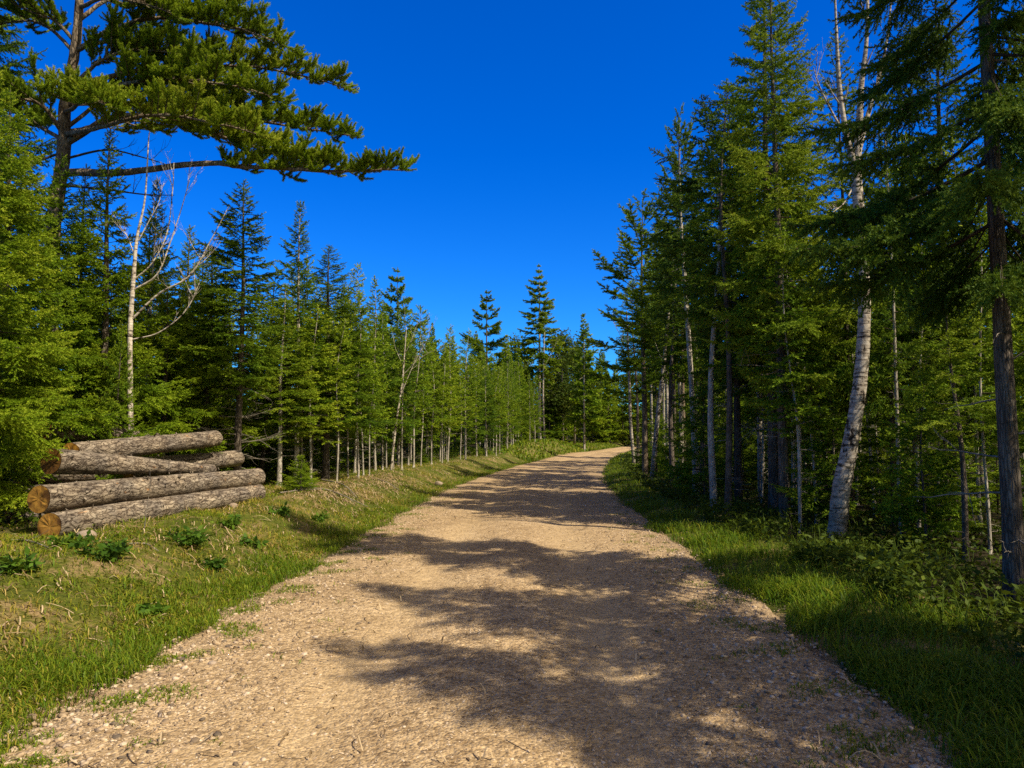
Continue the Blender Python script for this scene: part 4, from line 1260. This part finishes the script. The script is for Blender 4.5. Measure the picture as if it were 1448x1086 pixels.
# ------------------------------------------------------------------ weeds, stone, fallen sticks
def weed(label, px, py, Y, size, n, seed):
    rng = np.random.default_rng(seed)
    p = at(px, py, Y); x, y = p[0], Y
    o_ = (x, y, hz(x, y))
    g = Geo()
    for s in range(n):
        a = rng.random() * 6.283; l = size * (.5 + .7 * rng.random()); el = .35 + .8 * rng.random()
        r0 = size * .35 * math.sqrt(rng.random()); b = np.array((math.cos(a) * r0, math.sin(a) * r0, 0.0))
        q = np.linspace(0, 1, 5)
        st = b + np.array((math.cos(a), math.sin(a), 0)) * (l * .7 * q * math.cos(el))[:, None] + np.array((0, 0, 1.0)) * (l * (q * math.sin(el) * .9 - .18 * q * q))[:, None]
        tube(g, st, np.linspace(.004, .002, 5), 3, 0, .4, cap=False)
        m = 12
        ti = .25 + .75 * rng.random(m)
        P = np.stack([np.interp(ti, q, st[:, k]) for k in range(3)], -1) + rng.normal(0, .012, (m, 3))
        leaves(g, P, .05 + .055 * rng.random(m), np.clip(rng.normal(.38, .2, m), 0, 1), rng, .5)
    ob = obj('weed_plant', g.mesh('weed_plant', M['weed']), None, o_)
    tag(ob, label, 'plant', 'leafy weeds on the left bank')
    return ob


weed('dark leafy weed clump on the bank in front of the middle of the logs', 262, 790, 9.0, .30, 26, 1)
weed('large leafy weed clump at the left of the bank below the log ends', 145, 822, 7.6, .30, 30, 2)
weed('spreading weeds on the bank between the two dark clumps and the right log ends', 318, 762, 10.3, .26, 18, 3)
weed('weeds just under the left end of the lowest log', 95, 806, 8.0, .22, 16, 4)
weed('small leafy weed at the left frame edge of the bank', 20, 868, 6.7, .22, 18, 5)
weed('low weed beside the gravel edge below the large leafy clump', 215, 868, 6.6, .15, 14, 7)
weed('weed sprawling on the bank just right of the dark clump before the logs', 300, 806, 8.6, .2, 14, 9)
weed('thin weed on the bank under the right third of the lowest log', 352, 778, 9.9, .18, 12, 11)
weed('small weed high on the bank past the log ends below the pale stems', 450, 735, 13.0, .2, 12, 12)
weed('weed tuft at the foot of the trees where the log ends stop', 395, 742, 12.3, .24, 16, 6)

bv, bf = ico()
rng = np.random.default_rng(9)


def boulder(label, x, y, s, seed):
    g = Geo(); rg = np.random.default_rng(seed)
    mid = {}; v = [tuple(a) for a in bv]; f = [tuple(a) for a in bf]
    for _ in range(2):
        nf = []; mid = {}
        def mp(a, b):
            k = (min(a, b), max(a, b))
            if k not in mid:
                m_ = norm(np.array(v[a]) + np.array(v[b])); mid[k] = len(v); v.append(tuple(m_))
            return mid[k]
        for a, b, c in f:
            x1, x2, x3 = mp(a, b), mp(b, c), mp(c, a)
            nf += [(a, x1, x3), (b, x2, x1), (c, x3, x2), (x1, x2, x3)]
        f = nf
    P = np.array(v)
    P = P * (1 + .13 * vnoise(P[:, 0] * 2 + seed, P[:, 1] * 2 + P[:, 2], 1.3, seed)[:, None]) * np.array((1, .8, .7)) * s
    g.add(P, f, 0, .3 + .4 * rg.random(), True)
    ob = obj('stone', g.mesh('stone', M['rock']), None, (x, y, hz(x, y) + s * .25))
    tag(ob, label, 'stone')


p = at(122, 762, 8.6); boulder('round brown stone lying under the left part of the lowest log', p[0], 8.6, .11, 2)
p = at(330, 722, 12.4); boulder('small tan stone in the grass near the right end of the lowest log', p[0], 12.4, .08, 3)
p = at(300, 938, 5.35); boulder('pale stone at the left gravel edge in the foreground', p[0], 5.35, .03, 4)
p = at(620, 690, 24.5); boulder('pale stone on the sunny bank below the white birch', p[0], 24.5, .14, 5)


def stick(label, pts, r, seed, up=0.02, tw=2):
    P = []
    for px, py, Y in pts:
        a = at(px, py, Y); P.append((a[0], Y, hz(a[0], Y) + up))
    P = np.array(P); o_ = P[0].copy()
    g = Geo(); bare_branch(g, P - o_, r, r * .4, seed, tw, .35, 0, 5, .1, 0)
    ob = obj('fallen_stick', g.mesh('fallen_stick', M['dead']), None, tuple(o_))
    tag(ob, label, 'stick')


stick('forked dry stick at the left of the bank below the logs', [(15, 800, 8.2), (40, 812, 8.0), (70, 822, 7.7)], .012, 1)
stick('pale curved stick lying between the two leafy weed clumps', [(180, 806, 8.3), (205, 800, 8.5), (225, 806, 8.4)], .010, 2)
stick('pale dead branch sprawled on the bank top where the log ends stop', [(395, 722, 14.6), (425, 712, 15.4), (455, 706, 16.2)], .018, 3, .05, 4)
stick('long bleached branch on the bank below the spire topped spruce', [(432, 700, 16.5), (470, 706, 16.2), (520, 712, 15.8)], .02, 4, .06, 5)
stick('bundle of bleached roots trailing down the bank under the pale stems', [(455, 690, 18.5), (485, 702, 17.6), (505, 712, 16.6)], .02, 5, .05, 6)
stick('grey stick on the bank top left of the white birch foot', [(520, 682, 21), (545, 690, 20.4), (565, 690, 20)], .02, 6, .05, 4)
# single dry stalk standing in front of the logs
x, y = at(203, 770, 9.0)[0], 9.0
g = Geo(); z0 = hz(x, y)
bare_branch(g, [(0, 0, 0), (.01, .01, .2), (.03, .02, .42), (.05, .03, .62)], .006, .002, 77, 3, .15, 0, 4, .3, 0)
tag(obj('dry_stalk', g.mesh('dry_stalk', M['dead']), None, (x, y, z0)), 'thin dry stalk standing upright in front of the lowest log', 'stalk')

# ------------------------------------------------------------------ light and sky
ELEV = 49.0
AZ = math.atan2(.82, -.57)           # from +Y towards +X
sun_dir = Vector((math.sin(AZ) * math.cos(rad(ELEV)), math.cos(AZ) * math.cos(rad(ELEV)), math.sin(rad(ELEV))))
sd = bpy.data.lights.new('sun', 'SUN'); sd.energy = 5.0; sd.angle = rad(.53); sd.color = (1.0, .90, .74)
so = bpy.data.objects.new('sun', sd); C.objects.link(so)
so.rotation_mode = 'QUATERNION'; so.rotation_quaternion = (-sun_dir).to_track_quat('-Z', 'Y')
so.location = (20, -10, 30)

w = bpy.data.worlds.new('World'); scene.world = w; w.use_nodes = True
nt = w.node_tree; nt.nodes.clear()
sky = nt.nodes.new('ShaderNodeTexSky'); sky.sky_type = 'NISHITA'; sky.sun_disc = False
sky.sun_elevation = rad(ELEV); sky.sun_rotation = AZ
sky.air_density = 1.0; sky.dust_density = .3; sky.ozone_density = 3.0
# sky away from the sun is deep blue, the part round the sun is pale
hs = nt.nodes.new('ShaderNodeHueSaturation'); hs.inputs['Saturation'].default_value = 1.5
nt.links.new(sky.outputs[0], hs.inputs['Color'])
deep = mix(nt, 1, hs.outputs[0], (.20, .76, 1.40), 'MULTIPLY')
hp = nt.nodes.new('ShaderNodeHueSaturation'); hp.inputs['Saturation'].default_value = .45
nt.links.new(sky.outputs[0], hp.inputs['Color'])
pale = mix(nt, 1, hp.outputs[0], (1.38, 1.06, .62), 'MULTIPLY')
tc = nt.nodes.new('ShaderNodeTexCoord')
dt = nt.nodes.new('ShaderNodeVectorMath'); dt.operation = 'DOT_PRODUCT'
nt.links.new(tc.outputs['Generated'], dt.inputs[0]); dt.inputs[1].default_value = sun_dir
mr = nt.nodes.new('ShaderNodeMapRange'); mr.interpolation_type = 'SMOOTHSTEP'
nt.links.new(dt.outputs['Value'], mr.inputs[0]); mr.inputs[1].default_value = .36; mr.inputs[2].default_value = .80
bg = nt.nodes.new('ShaderNodeBackground'); bg.inputs[1].default_value = .104
nt.links.new(mix(nt, mr.outputs[0], deep, pale), bg.inputs[0])
wo = nt.nodes.new('ShaderNodeOutputWorld'); nt.links.new(bg.outputs[0], wo.inputs[0])

vs = scene.view_settings
vs.view_transform = 'Standard'; vs.look = 'None'; vs.exposure = 0.42; vs.gamma = 1.0; vs.use_curve_mapping = False
cy = scene.cycles
cy.max_bounces = 6; cy.diffuse_bounces = 3; cy.glossy_bounces = 2; cy.transmission_bounces = 3; cy.transparent_max_bounces = 4
cy.use_denoising = False
cy.sample_clamp_indirect = 6.0
open("/tmp/counts.txt","w").write(str((c10,c11,c1,c2,c3,c4,c5,c6,c7,c8,c9,len(C.objects),sum(len(m.polygons) for m in bpy.data.meshes))))
